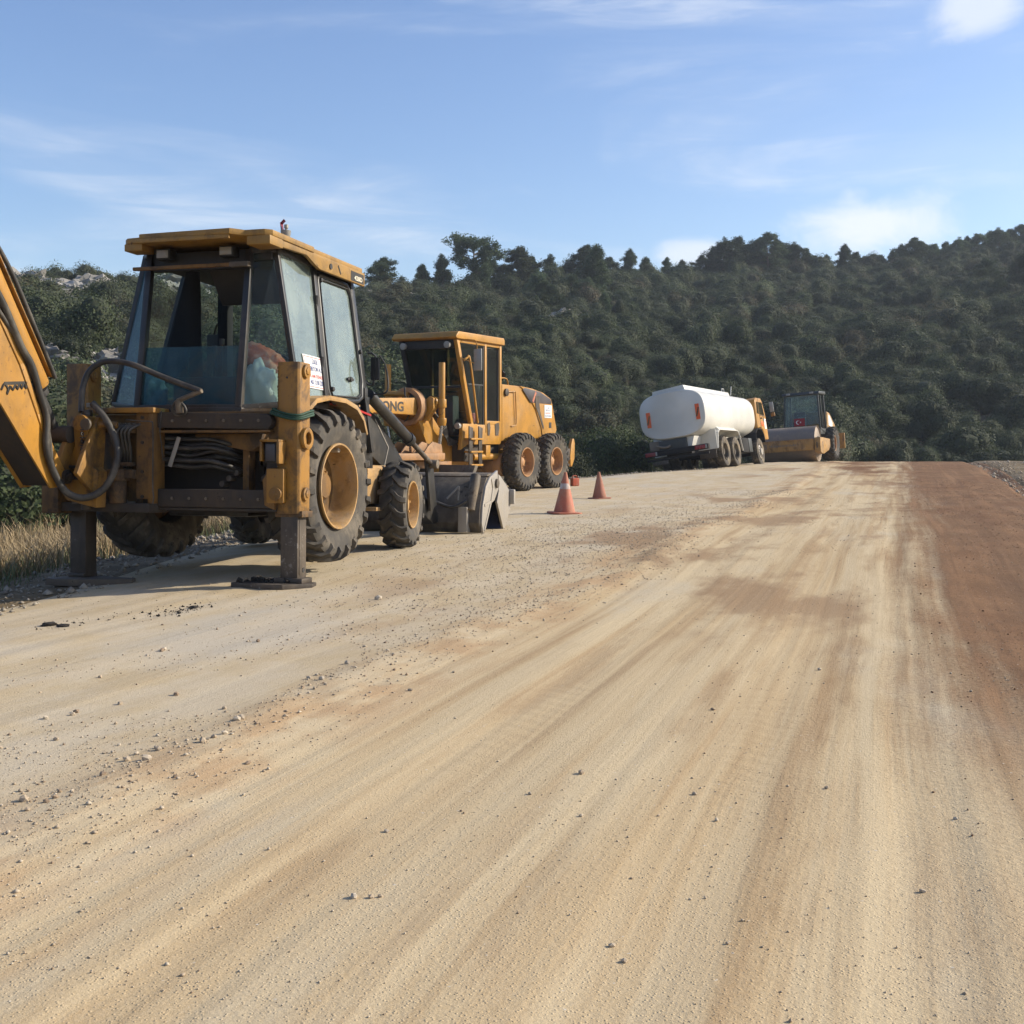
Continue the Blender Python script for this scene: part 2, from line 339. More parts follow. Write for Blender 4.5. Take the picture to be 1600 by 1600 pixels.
# tyres ---------------------------------------------------------------------
def tyre_parts(Rr, W, rim, nl, lh, lw, style):
    h = Rr - rim; Rc = Rr - lh
    half = [(W * .36, rim), (W * .455, rim + .30 * h), (W * .5, rim + .55 * h), (W * .485, Rc - .16 * h), (W * .43, Rc - .04 * h), (W * .3, Rc), (0, Rc + .006)]
    prof = half + [(-x, r) for x, r in half[-2::-1]]
    mb = MB(); mb.lathe(prof, 56)
    mb.lathe([(W * .36, rim), (W * .30, rim - .012), (-W * .30, rim - .012), (-W * .36, rim)], 56)
    up = [(x, r) for x, r in half[2:]][::-1]
    line = [(x, r) for x, r in up]
    ds = [0]
    for i in range(1, len(line)): ds.append(ds[-1] + math.dist(line[i], line[i - 1]))
    tot = ds[-1]
    def S(th, a, hh):
        sg = 1 if a >= 0 else -1; d = min(abs(a), 1) * tot
        x = np.interp(d, ds, [q[0] for q in line]); r = np.interp(d, ds, [q[1] for q in line])
        e = .01; x2 = np.interp(min(d + e, tot), ds, [q[0] for q in line]); r2 = np.interp(min(d + e, tot), ds, [q[1] for q in line])
        x1 = np.interp(max(d - e, 0), ds, [q[0] for q in line]); r1 = np.interp(max(d - e, 0), ds, [q[1] for q in line])
        tx, tr = x2 - x1, r2 - r1; l = math.hypot(tx, tr) or 1
        nx, nr = -tr / l, tx / l
        if d < .02: nx, nr = 0, 1
        x += nx * hh; r += nr * hh
        return (sg * x, r * math.cos(th), r * math.sin(th))
    def lug(path, w, hh, taper=True):
        n = len(path); vs_ = []
        for k, (th, a) in enumerate(path):
            ww = w * (1.0 if k else .85); e = 1. if (k < n - 1 or not taper) else .3
            hw = ww / Rc / 2
            vs_ += [S(th - hw * 1.15, a, -.008), S(th + hw * 1.15, a, -.008), S(th + hw * .82, a, hh * e), S(th - hw * .82, a, hh * e)]
        fs = []
        for k in range(n - 1):
            b = k * 4
            for i in range(4): fs.append((b + i, b + (i + 1) % 4, b + 4 + (i + 1) % 4, b + 4 + i))
        fs += [(3, 2, 1, 0), tuple((n - 1) * 4 + i for i in range(4))]
        mb.add(vs_, fs)
    pitch = 2 * math.pi / nl
    for i in range(nl):
        for sg in (1, -1):
            t0 = i * pitch + (pitch / 2 if sg < 0 else 0)
            if style == 'chevron':
                lug([(t0 + .62 * pitch * k, sg * a) for k, a in ((0, .02), (.25, .18), (.6, .38), (1.05, .58), (1.25, .72), (1.32, .88), (1.34, 1.0))], lw, lh)
            elif style == 'vee':
                lug([(t0 + .55 * pitch * k, sg * a) for k, a in ((0, -.05), (.4, .16), (.9, .36), (1.1, .54), (1.12, .70), (1.12, .84))], lw, lh)
            elif style == 'block':
                j = rng.uniform(-.03, .03)
                lug([(t0 + j, sg * .04), (t0 + j + .25 * pitch, sg * .34)], lw, lh, False)
                lug([(t0 + .30 * pitch, sg * .42), (t0 + .36 * pitch, sg * .66), (t0 + .36 * pitch, sg * .84), (t0 + .36 * pitch, sg * .97)], lw * .95, lh)
            elif style == 'rib':
                for a0, a1 in ((.05, .28), (.36, .60)): lug([(t0, sg * a0), (t0, sg * a1)], lw, lh, False)
    return mb
TY = {}
def tyre_mesh(key, *a):
    if key not in TY: TY[key] = tyre_parts(*a).mesh('tyre_' + key, weld=False, angle=28)
    return TY[key]
def wheel(parent, c, side, key, spec, rimprof, discprof, rimmat, tyremat, steer=0., bolts=0, boltr=.12, boltx=0., phase=0., group=None, discmat=None):
    """side +1: outward is +X; discprof/rimprof lathes (x outward, r)"""
    mb = MB().lathe(discprof, 36)
    if bolts:
        for i in range(bolts):
            a = 2 * math.pi * i / bolts + .2; p = (boltx, boltr * math.cos(a), boltr * math.sin(a)); mb.cyl(p, (boltx + .035, p[1], p[2]), .016, n=6)
    w = mb.build('wheel', discmat or rimmat, parent, weld=False)
    w.location = c; w.rotation_euler = (0, 0, (0 if side > 0 else math.pi) + R(steer))
    rm = MB().lathe(rimprof, 48).build('rim', rimmat, w, weld=False)
    rm.rotation_euler = (phase, 0, 0)
    ty = link('tyre', tyre_mesh(key, *spec), tyremat, w); ty.rotation_euler = (phase, 0, 0)
    return w

# ------------------------------------------------------------------ terrain
C18, S18 = math.cos(R(18)), math.sin(R(18))
def ts(x, y): return x * C18 - y * S18, x * S18 + y * C18
def xy(t, s): return t * C18 + s * S18, -t * S18 + s * C18
_py = np.arange(-60, 400, .25)
_pz = np.interp(_py, [-60, 0, 9, 10.6, 12.6, 16, 28, 34, 40, 45, 49, 53, 58, 66, 80, 400], [-1.2, -.02, -.03, .00, .085, .095, .10, .24, .375, .42, .415, .36, .18, -.30, -1.3, -1.4])
_k = np.hanning(13); _k /= _k.sum(); _pz = np.convolve(np.pad(_pz, 6, 'edge'), _k, 'valid')
def road_z(y): return np.interp(y, _py, _pz)
def left_edge(s): return np.interp(s, [-20, 4, 7.5, 12, 18, 23, 29, 33, 37, 40, 46, 52, 80], [-6.6, -6.6, -6.6, -7.4, -8.6, -10.3, -10.3, -8.6, -7.4, -5.8, -5.6, -5.6, -5.6])
def sstep(a, b, v):
    u = np.clip((v - a) / (b - a), 0, 1); return u * u * (3 - 2 * u)
# value noise for ground relief
_G = rng.random((256, 256))
def vnoise(x, y):
    xi, yi = np.floor(x).astype(int), np.floor(y).astype(int); fx, fy = x - xi, y - yi
    fx, fy = fx * fx * (3 - 2 * fx), fy * fy * (3 - 2 * fy)
    g = lambda a, b: _G[a % 256, b % 256]
    return (g(xi, yi) * (1 - fx) + g(xi + 1, yi) * fx) * (1 - fy) + (g(xi, yi + 1) * (1 - fx) + g(xi + 1, yi + 1) * fx) * fy
def fbm(x, y, o=4):
    v = 0; a = .5
    for i in range(o): v = v + a * vnoise(x * 2 ** i + 17.3 * i, y * 2 ** i + 9.1 * i); a *= .5
    return v
AZ_PX = np.array([0, 200, 400, 560, 700, 900, 1100, 1200, 1300, 1450, 1600, 1800]); RIDGE_PX = np.array([440, 450, 458, 462, 455, 450, 444, 434, 436, 418, 392, 374])
AZ_A = np.degrees(np.arctan((AZ_PX - 800) / F_PX))
def hill(x, y):
    r = np.hypot(x, y); az = np.degrees(np.arctan2(x, y))
    rb = np.interp(az, [-160, -60, -24, -10, 0, 8, 15, 24, 60], [32, 20, 26, 38, 50, 60, 66, 72, 80])
    rr = np.interp(az, [-60, -24, -10, 0, 10, 24, 60], [110, 112, 125, 150, 180, 215, 240])
    zr = EYE + rr * np.cos(np.radians(np.clip(az, -40, 40))) * (HOR - np.interp(az, AZ_A, RIDGE_PX)) / F_PX
    zr = zr + (fbm(x * .05, y * .05, 3) - .47) * 3.0
    u = (r - rb) / (rr - rb)
    zb = -.5 - 1.0 * sstep(-5, 10, az)
    up = zb + (zr - zb) * np.clip(u, 0, 1) ** .95 + (fbm(x * .16 + 3, y * .16, 3) - .47) * 2.2 * sstep(0, .12, u) * (1 - sstep(.85, 1, u))
    z = np.where(u > 1, zr - (r - rr) * .13, up)
    front = 1 - sstep(62, 95, az) - sstep(150, 175, -az)
    return np.where(u > 0, z, -99), u, front
def ground_z(x, y, road=False):
    x, y = np.asarray(x, float), np.asarray(y, float)
    t, s = ts(x, y); zr = road_z(y)
    e = left_edge(s); d = e - t
    z = zr - .42 * sstep(0, 3.2, d) - .05 * sstep(-1.2, .2, d)
    z = z - .10 * np.exp(-((t - 2.95 - .10 * np.sin(s * .6)) / .20) ** 2) + .05 * sstep(3.1, 3.6, t) * (fbm(x * .8, y * .8, 3)) - .12 * sstep(3.4, 9, t)
    far = sstep(3, 14, d) + sstep(12, 30, t); z = z * (1 - np.clip(far, 0, 1) * .0) - .25 * np.clip(far, 0, 1) * sstep(20, 60, s)
    if not road:
        z = z + (fbm(x * .55, y * .55, 4) - .47) * .22 * np.clip(sstep(.1, 2.0, d) + sstep(3.2, 5, t), 0, 1)
        h, u, fr = hill(x, y)
        z = np.where(h > -90, z + np.maximum(h - z, 0) * fr, z)
    return z
def inroad(x, y):
    t, s = ts(x, y); e = left_edge(s)
    return sstep(-.1, .6, t - e) * (1 - sstep(2.6, 3.4, t)) * (1 - sstep(58, 64, s))
# one big sheet out to the horizon (polar rings round the work site)
def build_ground():
    az = np.concatenate([np.arange(-34, 34.01, .33), np.arange(38, 322.1, 6)]); az = az[np.argsort(az)]
    rad = np.concatenate([[.6, 1.2, 2], np.geomspace(2.6, 30, 70), np.geomspace(30.6, 300, 130), np.geomspace(320, 700, 8)])
    A, Q = np.meshgrid(np.radians(az), rad); X, Y = Q * np.sin(A), Q * np.cos(A)
    Z = ground_z(X, Y) - .16 * inroad(X, Y)
    Z = np.where(Q > 320, np.minimum(Z, -2 - (Q - 320) * .004), Z)
    n, m = X.shape; v = np.stack([X.ravel(), Y.ravel(), Z.ravel()], 1)
    v = np.vstack([v, [[0, 0, float(ground_z(0, 0)) - .16]]])
    i, j = np.meshgrid(np.arange(n - 1), np.arange(m), indexing='ij'); k = (j + 1) % m
    f = np.stack([i * m + j, i * m + k, (i + 1) * m + k, (i + 1) * m + j], -1).reshape(-1, 4)[:, ::-1]
    faces = f.tolist() + [(int(m * n), int((q + 1) % m), int(q))[::-1] for q in range(m)]
    me = bpy.data.meshes.new('ground'); me.from_pydata(v.tolist(), [], faces); me.polygons.foreach_set('use_smooth', [True] * len(me.polygons))
    bm = bmesh.new(); bm.from_mesh(me); bmesh.ops.recalc_face_normals(bm, faces=bm.faces)
    if bm.faces[0].normal.z < 0: bmesh.ops.reverse_faces(bm, faces=bm.faces)
    bm.to_mesh(me); bm.free()
    return me
def mat_ground():
    t = NT('ground_soil'); g = t.n('ShaderNodeNewGeometry').outputs['Position']
    big = t.noise(g, .25, 5, .6); mid = t.noise(g, 1.6, 6, .65); fine = t.noise(g, 18, 4, .7)
    vd, vc = t.voro(g, 9.)
    c = t.mix(t.step(mid, .35, .65), (.13, .10, .065), (.24, .19, .125))
    c = t.mix(t.step(big, .45, .62), c, (.17, .125, .07))
    c = t.mix(t.math('MULTIPLY', t.step(vd, .22, .10), t.step(mid, .40, .58)), c, (.36, .33, .28))
    c = t.mix(t.step(fine, .55, .75, 0, .5), c, (.07, .055, .035))
    t.bump(t.math('ADD', fine, t.math('MULTIPLY', t.step(vd, .3, .05), .8)), .8, .04)
    t.p.inputs['Specular IOR Level'].default_value = .12
    return t.set(Base_Color=c, Roughness=.95)
MAT['ground'] = mat_ground()
tag(link('ground', build_ground(), 'ground'), kind='structure')

def rut(t, s):
    z = .012 * (vnoise(t * 2.3 + 5, s * .10) - .5) + .010 * (vnoise(t * 6 + 1, s * .16) - .5) + .02 * (fbm(t * .5, s * .2, 3) - .47)
    near = np.exp(-np.maximum(s - 4, 0) / 14)
    z = z + near * .006 * (vnoise(t * 14, s * .5) - .5)
    # tread prints pressed by tyres
    for tc_, w in ((-1.66, .17), (-.62, .16), (.05, .12)):
        m = np.exp(-((t - tc_ - .05 * np.sin(s * .35)) / w) ** 4)
        z = z - .006 * m + near * .0018 * m * np.sin(s * 2 * np.pi / .13 + np.abs(t - tc_) * 30) * sstep(.35, .7, vnoise(s * .45 + tc_ * 7, t * 1.5))
    # gravel windrow left by the grader
    wr = -2.72 + .30 * sstep(4, 14, s) + .1 * np.sin(s * .7)
    z = z + .020 * np.exp(-((t - wr) / .22) ** 2) * (.4 + vnoise(t * 5, s * 3))
    return z
def windrow(s): return -2.72 + .30 * sstep(4, 14, s) + .1 * np.sin(s * .7)
def build_road():
    s = np.concatenate([np.arange(-8, 1.5, .5), np.arange(1.5, 6, .035), np.arange(6, 12, .08), np.arange(12, 24, .18), np.arange(24, 66, .4)])
    q = np.concatenate([np.linspace(0, .06, 6)[:-1], np.linspace(.06, .42, 60)[:-1], np.linspace(.42, .93, 190)[:-1], np.linspace(.93, 1, 14)])
    S_, Q = np.meshgrid(s, q, indexing='ij'); e = left_edge(S_) - .55; T = e + (3.5 - e) * Q
    X, Y = xy(T, S_)
    Z = ground_z(X, Y, True) + rut(T, S_)
    edge = np.minimum(sstep(0, .05, Q), 1 - sstep(.965, 1, Q)) * (1 - sstep(60, 65, S_))
    Z = Z - .14 * (1 - edge)
    n, m = X.shape; v = np.stack([X.ravel(), Y.ravel(), Z.ravel()], 1)
    i, j = np.meshgrid(np.arange(n - 1), np.arange(m - 1), indexing='ij')
    f = np.stack([i * m + j, i * m + j + 1, (i + 1) * m + j + 1, (i + 1) * m + j], -1).reshape(-1, 4)
    me = bpy.data.meshes.new('road'); me.from_pydata(v.tolist(), [], f.tolist()); me.polygons.foreach_set('use_smooth', [True] * len(me.polygons))
    uv = me.uv_layers.new(name='UVMap'); li = np.zeros(len(me.loops), int); me.loops.foreach_get('vertex_index', li)
    tsv = np.stack([T.ravel(), S_.ravel()], 1)[li]; uv.data.foreach_set('uv', tsv.astype(np.float32).ravel())
    return me
def mat_road():
    t = NT('compacted_dirt'); uv = t.n('ShaderNodeTexCoord').outputs['UV']; g = t.n('ShaderNodeNewGeometry').outputs['Position']
    u = t.sep(uv); T, S_ = u[0], u[1]
    wob = t.math('MULTIPLY', t.math('SUBTRACT', t.noise(t.map(uv, (.5, .14, 1)), 1.0, 3, .5), .5), .30)
    uvw = t.n('ShaderNodeCombineXYZ'); t.L.new(t.math('ADD', T, wob), uvw.inputs[0]); t.L.new(S_, uvw.inputs[1]); uvw = uvw.outputs[0]
    st1 = t.noise(t.map(uvw, (1.0, .045, 1)), 1.5, 5, .55)
    st2 = t.noise(t.map(uvw, (1.0, .025, 1), loc=(3, 7, 0)), 5.5, 4, .55)
    st3 = t.noise(t.map(uvw, (1.0, .015, 1), loc=(9, 2, 0)), 17., 3, .5)
    blot = t.noise(t.map(uv, (1, .45, 1)), .55, 5, .6); blot2 = t.noise(t.map(uv, (1, .5, 1), loc=(4, 1, 0)), 2.1, 5, .62)
    fine = t.noise(g, 34, 5, .72); grit = t.noise(g, 140, 3, .7); vd, vc = t.voro(g, 70); vd2, _ = t.voro(g, 26)
    pale, tan, brown, grey, red = (.56, .445, .275), (.465, .33, .175), (.31, .19, .09), (.50, .44, .33), (.130, .058, .025)
    streak = t.math('ADD', t.math('ADD', t.math('MULTIPLY', st1, .45), t.math('MULTIPLY', st2, .33)), t.math('MULTIPLY', st3, .22))
    c = t.mix(t.math('MULTIPLY', t.step(streak, .43, .60), t.step(t.noise(t.map(uv, (1, .3, 1), loc=(7, 7, 0)), .8, 4, .6), .30, .62, .45, 1.)), pale, tan)
    c = t.mix(t.math('MULTIPLY', t.step(st2, .55, .70), .45), c, brown)
    c = t.mix(t.math('MULTIPLY', t.math('MULTIPLY', t.step(blot, .52, .66), t.step(st1, .60, .44)), .7), c, grey)
    tn = t.noise(t.map(uv, (2.2, .35, 1), loc=(1, 3, 0)), 1.6, 4, .6)
    for tc_, w_, am in ((-.27, .17, .75), (-.86, .16, .7), (-1.66, .20, .6), (.12, .10, .45), (-1.15, .06, .5)):
        tm_ = t.step(t.math('ABSOLUTE', t.math('ADD', t.math('ADD', T, wob), -tc_)), w_, w_ * .25)
        c = t.mix(t.math('MULTIPLY', t.math('MULTIPLY', tm_, t.step(tn, .42, .66)), am * .8), c, (.29, .175, .082))
    # left side by the machines: greyer crushed limestone, with ochre smears
    left = t.step(t.math('ADD', T, t.math('MULTIPLY', t.math('SUBTRACT', blot, .5), 1.6)), -2.2, -3.3)
    lc = t.mix(t.step(blot2, .38, .62), (.52, .445, .325), (.47, .375, .235))
    lc = t.mix(t.step(blot, .52, .66), lc, (.47, .425, .345))
    c = t.mix(t.math('MULTIPLY', left, .85), c, lc)
    # ochre-red smear along the windrow
    wd = t.math('ABSOLUTE', t.math('ADD', T, 2.55))
    c = t.mix(t.math('MULTIPLY', t.math('MULTIPLY', t.step(wd, .55, .05), t.step(blot2, .42, .62)), .65), c, (.40, .235, .115))
    st5 = t.noise(t.map(uvw, (1.0, .02, 1), loc=(12, 1, 0)), 40., 3, .6)
    c = t.mix(t.math('MULTIPLY', t.step(st5, .54, .66), t.step(blot2, .35, .60, .02, .20)), c, (.29, .185, .095))
    c = t.mix(t.math('MULTIPLY', t.step(st5, .44, .34), .12), c, (.60, .49, .32))
    # moist brown patches across the carriageway further on
    patch = t.noise(t.map(uv, (1, .42, 1), loc=(2.2, 5.1, 0)), .62, 5, .6)
    pm = t.math('MULTIPLY', t.math('MULTIPLY', t.step(patch, .50, .62), t.step(S_, 5, 10)), t.step(T, -5.2, -3.2))
    c = t.mix(t.math('MULTIPLY', pm, .85), c, (.27, .165, .085))
    # red earth band along the right side
    rb = t.math('ADD', T, t.math('ADD', t.math('MULTIPLY', t.math('SUBTRACT', blot2, .5), .8), t.math('ADD', t.math('MULTIPLY', t.math('SUBTRACT', fine, .5), .7), t.math('ADD', t.math('MULTIPLY', t.math('SUBTRACT', st2, .5), 1.1), t.math('MULTIPLY', t.math('SUBTRACT', st1, .5), 1.3)))))
    rmask = t.step(rb, -.30, .60)
    rmask = t.math('MULTIPLY', rmask, t.step(S_, 2.6, 7.2, .30, 1.))
    far = t.math('MULTIPLY', t.step(t.math('ADD', rb, t.math('MULTIPLY', t.step(S_, 24, 46), 3.0)), .2, 1.2), t.step(S_, 22, 38))
    rmask = t.math('MAXIMUM', rmask, t.math('MULTIPLY', far, t.step(patch, .36, .60)))
    rc = t.mix(t.step(blot2, .35, .65), red, (.20, .098, .045))
    rc = t.mix(t.step(st3, .55, .7, 0, .5), rc, (.10, .044, .022)); rc = t.mix(t.math('MULTIPLY', t.step(fine, .48, .66), .55), rc, (.085, .038, .020)); rc = t.mix(t.math('MULTIPLY', t.step(st2, .54, .70), .5), rc, (.30, .17, .09))
    c = t.mix(t.math('MULTIPLY', rmask, .92), c, rc)
    edge = t.step(t.math('ABSOLUTE', t.math('SUBTRACT', T, 2.95)), .28, .02)
    c = t.mix(t.math('MULTIPLY', edge, .7), c, (.115, .055, .03))
    # grit: small stones in the surface
    gm = t.math('MULTIPLY', t.step(fine, .50, .66), t.step(vd, .34, .16))
    c = t.mix(t.math('MULTIPLY', gm, .42), c, (.17, .12, .07))
    c = t.mix(t.math('MULTIPLY', t.step(vd2, .20, .10), t.step(fine, .56, .62)), c, (.60, .55, .46))
    c = t.mix(t.math('MULTIPLY', t.math('SUBTRACT', 1., t.math('MULTIPLY', rmask, .75)), .16), c, t.mix(t.step(grit, .3, .7), (.24, .165, .09), (.66, .56, .41)))
    rough_ = t.math('MULTIPLY', rmask, t.noise(g, 9, 6, .75))
    hgt = t.math('ADD', t.math('ADD', t.math('MULTIPLY', fine, .8), t.math('MULTIPLY', t.step(vd, .32, .08), .55)), t.math('ADD', t.math('MULTIPLY', grit, .35), t.math('MULTIPLY', st3, .9)))
    st4 = t.noise(t.map(uvw, (1.0, .012, 1), loc=(2, 4, 0)), 52., 2, .5)
    t.bump(t.math('ADD', t.math('ADD', hgt, t.math('MULTIPLY', st4, .14)), t.math('MULTIPLY', rough_, 3.0)), .40, .012)
    t.p.inputs['Specular IOR Level'].default_value = .12
    return t.set(Base_Color=c, Roughness=.95)
MAT['road'] = mat_road()
tag(link('road', build_road(), 'road'), kind='structure')
def surf(x, y):       # top of whatever lies at x, y
    t, s = ts(x, y); e = left_edge(s)
    a = float(ground_z(x, y)) - .16 * float(inroad(x, y))
    if e - .5 < t < 3.45 and s < 63: return max(a, float(ground_z(x, y, True) + rut(t, s)))
    return a

# ------------------------------------------------------------------ backhoe loader
def backhoe():
    M = frame((-2.9507, 10.4175, 0), 17, -2)
    T = empty('backhoe_loader', 'yellow backhoe loader with glazed black cab, raised on its stabilizer legs', 'backhoe', M=M)
    # --- side shift frame at the back
    Y, W, D = 'yellow', 'yellow_worn_shaded', 'dirty_iron'
    for sx in (1, -1):
        a, b = (.96, 1.168) if sx > 0 else (-1.185, -.975)
        h = MB().prism([(a, 0), (b - .02, 0), (b, .02), (b, .20), (a, .20)] if sx > 0 else [(a, 0), (b - .035, 0), (b, .03), (b, .22), (a, .22)], 2, .63, 1.935 if sx > 0 else 1.96)
        ho = h.build('stabilizer_housing', Y, T, .007)
        for z in (1.86, .80):
            b2 = MB().cyl((b - .002, .105, z), (b + .025, .105, z), .060, n=20).cyl((b + .02, .105, z), (b + .034, .105, z), .034, n=6)
            b2.build('pin_boss', Y, ho, .004)
        if sx > 0: rod('pin_hole', 'plastic_black', ho, (1.05, -.002, 1.80), (1.05, .01, 1.80), .010)
        zb = .06 if sx > 0 else .03
        lg = MB().box(a + .022, b - .022, .022, .185, zb, .70).build('stabilizer_leg', 'leg_steel', T, .006)
        if sx > 0: rod('pin_hole', 'plastic_black', lg, (b - .024, .13, .14), (b - .018, .13, .14), .022)
        if sx > 0:
            bx('weld_strip', 'leg_steel', lg, b - .0235, b - .017, .05, .065, .10, .60, .002)
        # ground pad
        if sx > 0:
            pd = MB().prism([(.57, -.10), (.98, -.17), (1.09, -.15), (1.27, .06), (1.24, .20), (.95, .26), (.60, .20)], 2, -.02, .032).build('stabilizer_pad', 'leg_steel', T, .008)
            MB().prism([(.93, .0), (1.2, .0), (1.2, .2), (.93, .2)], 2, .03, .075).build('foot', 'leg_steel', pd, .01)
            m = MB()
            for i in range(46):
                px_, py_ = .80 + random.gauss(0, .09), .08 + random.gauss(0, .06); r_ = random.uniform(.008, .026)
                m.box(px_ - r_, px_ + r_, py_ - r_, py_ + r_, .03, .03 + r_ * 1.6, Matrix.Translation((px_, py_, .03)) @ Matrix.Rotation(random.random() * 3, 4, (random.random(), random.random(), .5)) @ Matrix.Translation((-px_, -py_, -.03)))
            tag(m.build('dirt_lump', 'clod_dark', pd), kind='stuff')
        else:
            pd = MB().prism([(-1.26, -.20), (-1.0, -.22), (-.50, .02), (-.56, .16), (-1.05, .24), (-1.24, .1)], 2, -.05, .012).build('stabilizer_pad', 'old_wood', T, .008)
            MB().prism([(-1.17, .0), (-1.0, .0), (-1.0, .2), (-1.17, .2)], 2, .01, .05).build('foot', 'leg_steel', pd, .01)
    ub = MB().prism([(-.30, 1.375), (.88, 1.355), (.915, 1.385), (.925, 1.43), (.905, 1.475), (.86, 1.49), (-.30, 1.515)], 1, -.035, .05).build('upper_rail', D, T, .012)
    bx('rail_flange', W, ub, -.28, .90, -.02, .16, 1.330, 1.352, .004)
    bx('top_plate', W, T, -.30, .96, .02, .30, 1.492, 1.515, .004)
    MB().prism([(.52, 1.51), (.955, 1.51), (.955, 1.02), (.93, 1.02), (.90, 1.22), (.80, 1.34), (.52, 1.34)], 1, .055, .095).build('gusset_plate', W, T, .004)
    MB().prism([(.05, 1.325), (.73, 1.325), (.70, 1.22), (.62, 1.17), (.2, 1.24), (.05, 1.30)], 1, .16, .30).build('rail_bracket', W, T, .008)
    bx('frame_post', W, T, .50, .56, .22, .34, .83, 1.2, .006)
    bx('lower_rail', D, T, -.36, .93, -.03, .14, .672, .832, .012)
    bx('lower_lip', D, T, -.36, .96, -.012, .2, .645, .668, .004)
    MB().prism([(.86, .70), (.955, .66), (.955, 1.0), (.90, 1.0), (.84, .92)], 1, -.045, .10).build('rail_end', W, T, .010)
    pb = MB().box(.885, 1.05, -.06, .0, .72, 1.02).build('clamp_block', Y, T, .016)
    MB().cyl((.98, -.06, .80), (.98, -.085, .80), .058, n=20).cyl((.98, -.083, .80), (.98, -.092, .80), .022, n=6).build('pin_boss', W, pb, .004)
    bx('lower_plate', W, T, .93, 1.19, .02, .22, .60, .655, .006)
    # rear lamp in its bracket
    lb = MB().box(.86, 1.04, -.13, .0, 1.245, 1.265).box(1.02, 1.045, -.13, .0, 1.06, 1.245).box(.86, .88, -.13, .0, 1.08, 1.245).build('lamp_bracket', Y, T, .004)
    bx('lamp', 'plastic_black', lb, .89, 1.01, -.10, -.01, 1.07, 1.24, .012)
    bx('lens', 'grader_dash', lb, .905, .995, -.108, -.10, 1.085, 1.225, .004)
    MB().lathe([(-.018, .055), (.018, .055), (.018, .095), (-.018, .095)], 24, (1.19, .10, 1.28), 0, True).build('tie_ring', Y, T, .006)
    rp = MB()
    for k, zz in enumerate((1.49, 1.47, 1.455)):
        off = .012 * k
        rp.tube([(.93 - off, -.03, zz + .04), (1.05, -.035 - off, zz), (1.17, -.03, zz - .015), (1.20 + off, .10, zz + .02), (1.17, .24, zz + .04), (1.0, .25, zz + .05), (.93, .15, zz + .05), (.93 - off, -.03, zz + .04)], .011, 6, 4)
    rp.build('rope', 'rope_green', T, angle=80)
    # --- sliding carriage with the swing post
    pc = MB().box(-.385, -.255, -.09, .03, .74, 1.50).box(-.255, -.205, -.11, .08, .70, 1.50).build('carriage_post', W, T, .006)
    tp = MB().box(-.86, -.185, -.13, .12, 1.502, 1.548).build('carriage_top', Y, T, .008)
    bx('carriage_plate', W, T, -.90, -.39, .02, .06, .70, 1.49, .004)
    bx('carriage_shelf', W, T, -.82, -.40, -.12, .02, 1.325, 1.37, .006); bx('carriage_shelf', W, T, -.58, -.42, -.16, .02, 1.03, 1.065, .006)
    bx('carriage_base', 'dirty_iron', T, -1.17, -.205, -.16, .12, .62, .70, .01)
    ms = MB()
    for i in range(40):
        x_ = random.uniform(-.98, -.42); y_ = random.uniform(-.17, -.02); r_ = random.uniform(.012, .035)
        ms.box(x_ - r_ * 1.8, x_ + r_ * 1.8, y_ - r_, y_ + r_, .69, .70 + r_ * .9, Matrix.Translation((x_, y_, .70)) @ Matrix.Rotation(random.uniform(-.5, .5), 4, 'Z') @ Matrix.Translation((-x_, -y_, -.70)))
    tag(ms.build('dried_mud', 'bucket_steel', T), kind='stuff')
    ax = MB()
    ax.cyl((-.55, -.12, .70), (-.55, -.12, .90), .075, n=20).cyl((-.55, -.12, .90), (-.55, -.12, 1.0), .10, n=20).box(-.50, -.38, -.16, -.08, .92, 1.0)
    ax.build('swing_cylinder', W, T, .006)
    # swing post casting
    k = MB()
    k.prism([(-.92, .72), (-.62, .66), (-.60, .98), (-.66, 1.02), (-.70, 1.30), (-.71, 1.44), (-.80, 1.47), (-.86, 1.40), (-.84, 1.20), (-.94, .98), (-1.02, .84)], 1, -.34, -.20)
    k.prism([(-.34, .80), (-.20, .76), (-.14, 1.42), (-.24, 1.46), (-.42, 1.2), (-.55, .96)], 0, -.93, -.88).prism([(-.34, .80), (-.20, .76), (-.14, 1.42), (-.24, 1.46), (-.42, 1.2), (-.55, .96)], 0, -.70, -.655)
    kp = k.build('swing_post', Y, T, .012)
    rod('king_pin', 'leg_steel', kp, (-.78, -.25, .64), (-.78, -.25, 1.52), .050, n=20, bevel=.006)
    MB().cyl((-.77, -.36, 1.40), (-.77, -.18, 1.40), .075, n=20).cyl((-.66, -.25, 1.39), (-.50, -.20, 1.39), .030).build('post_boss', Y, kp, .008)
    rod('grease_cap', 'bucket_steel', kp, (-.71, -.372, 1.39), (-.71, -.345, 1.39), .052, n=20, bevel=.006)
    MB().box(-.86, -.68, -.365, -.338, .905, .935).box(-.90, -.70, -.365, -.338, 1.005, 1.03).build('slot', 'plastic_black', kp, .004)
    ch = MB()
    for q in range(9):
        zc = 1.34 - q * .034; ch.lathe([(-.005, .010), (.005, .010), (.005, .020), (-.005, .020)], 10, (-.735 + .004 * (q % 2), -.375 - .006 * (q % 2), zc), 0 if q % 2 else 2, True)
    ch.build('chain', 'hose', kp, angle=60)
    MB().cyl((-1.02, -.42, .93), (-.84, -.42, .93), .062, n=18).cyl((-.84, -.42, .93), (-.81, -.42, .93), .036, n=6).build('boom_pin', 'leg_steel', T, .005)
    bx('carriage_bracket', W, T, -1.30, -1.12, -.20, .0, .60, .86, .012)
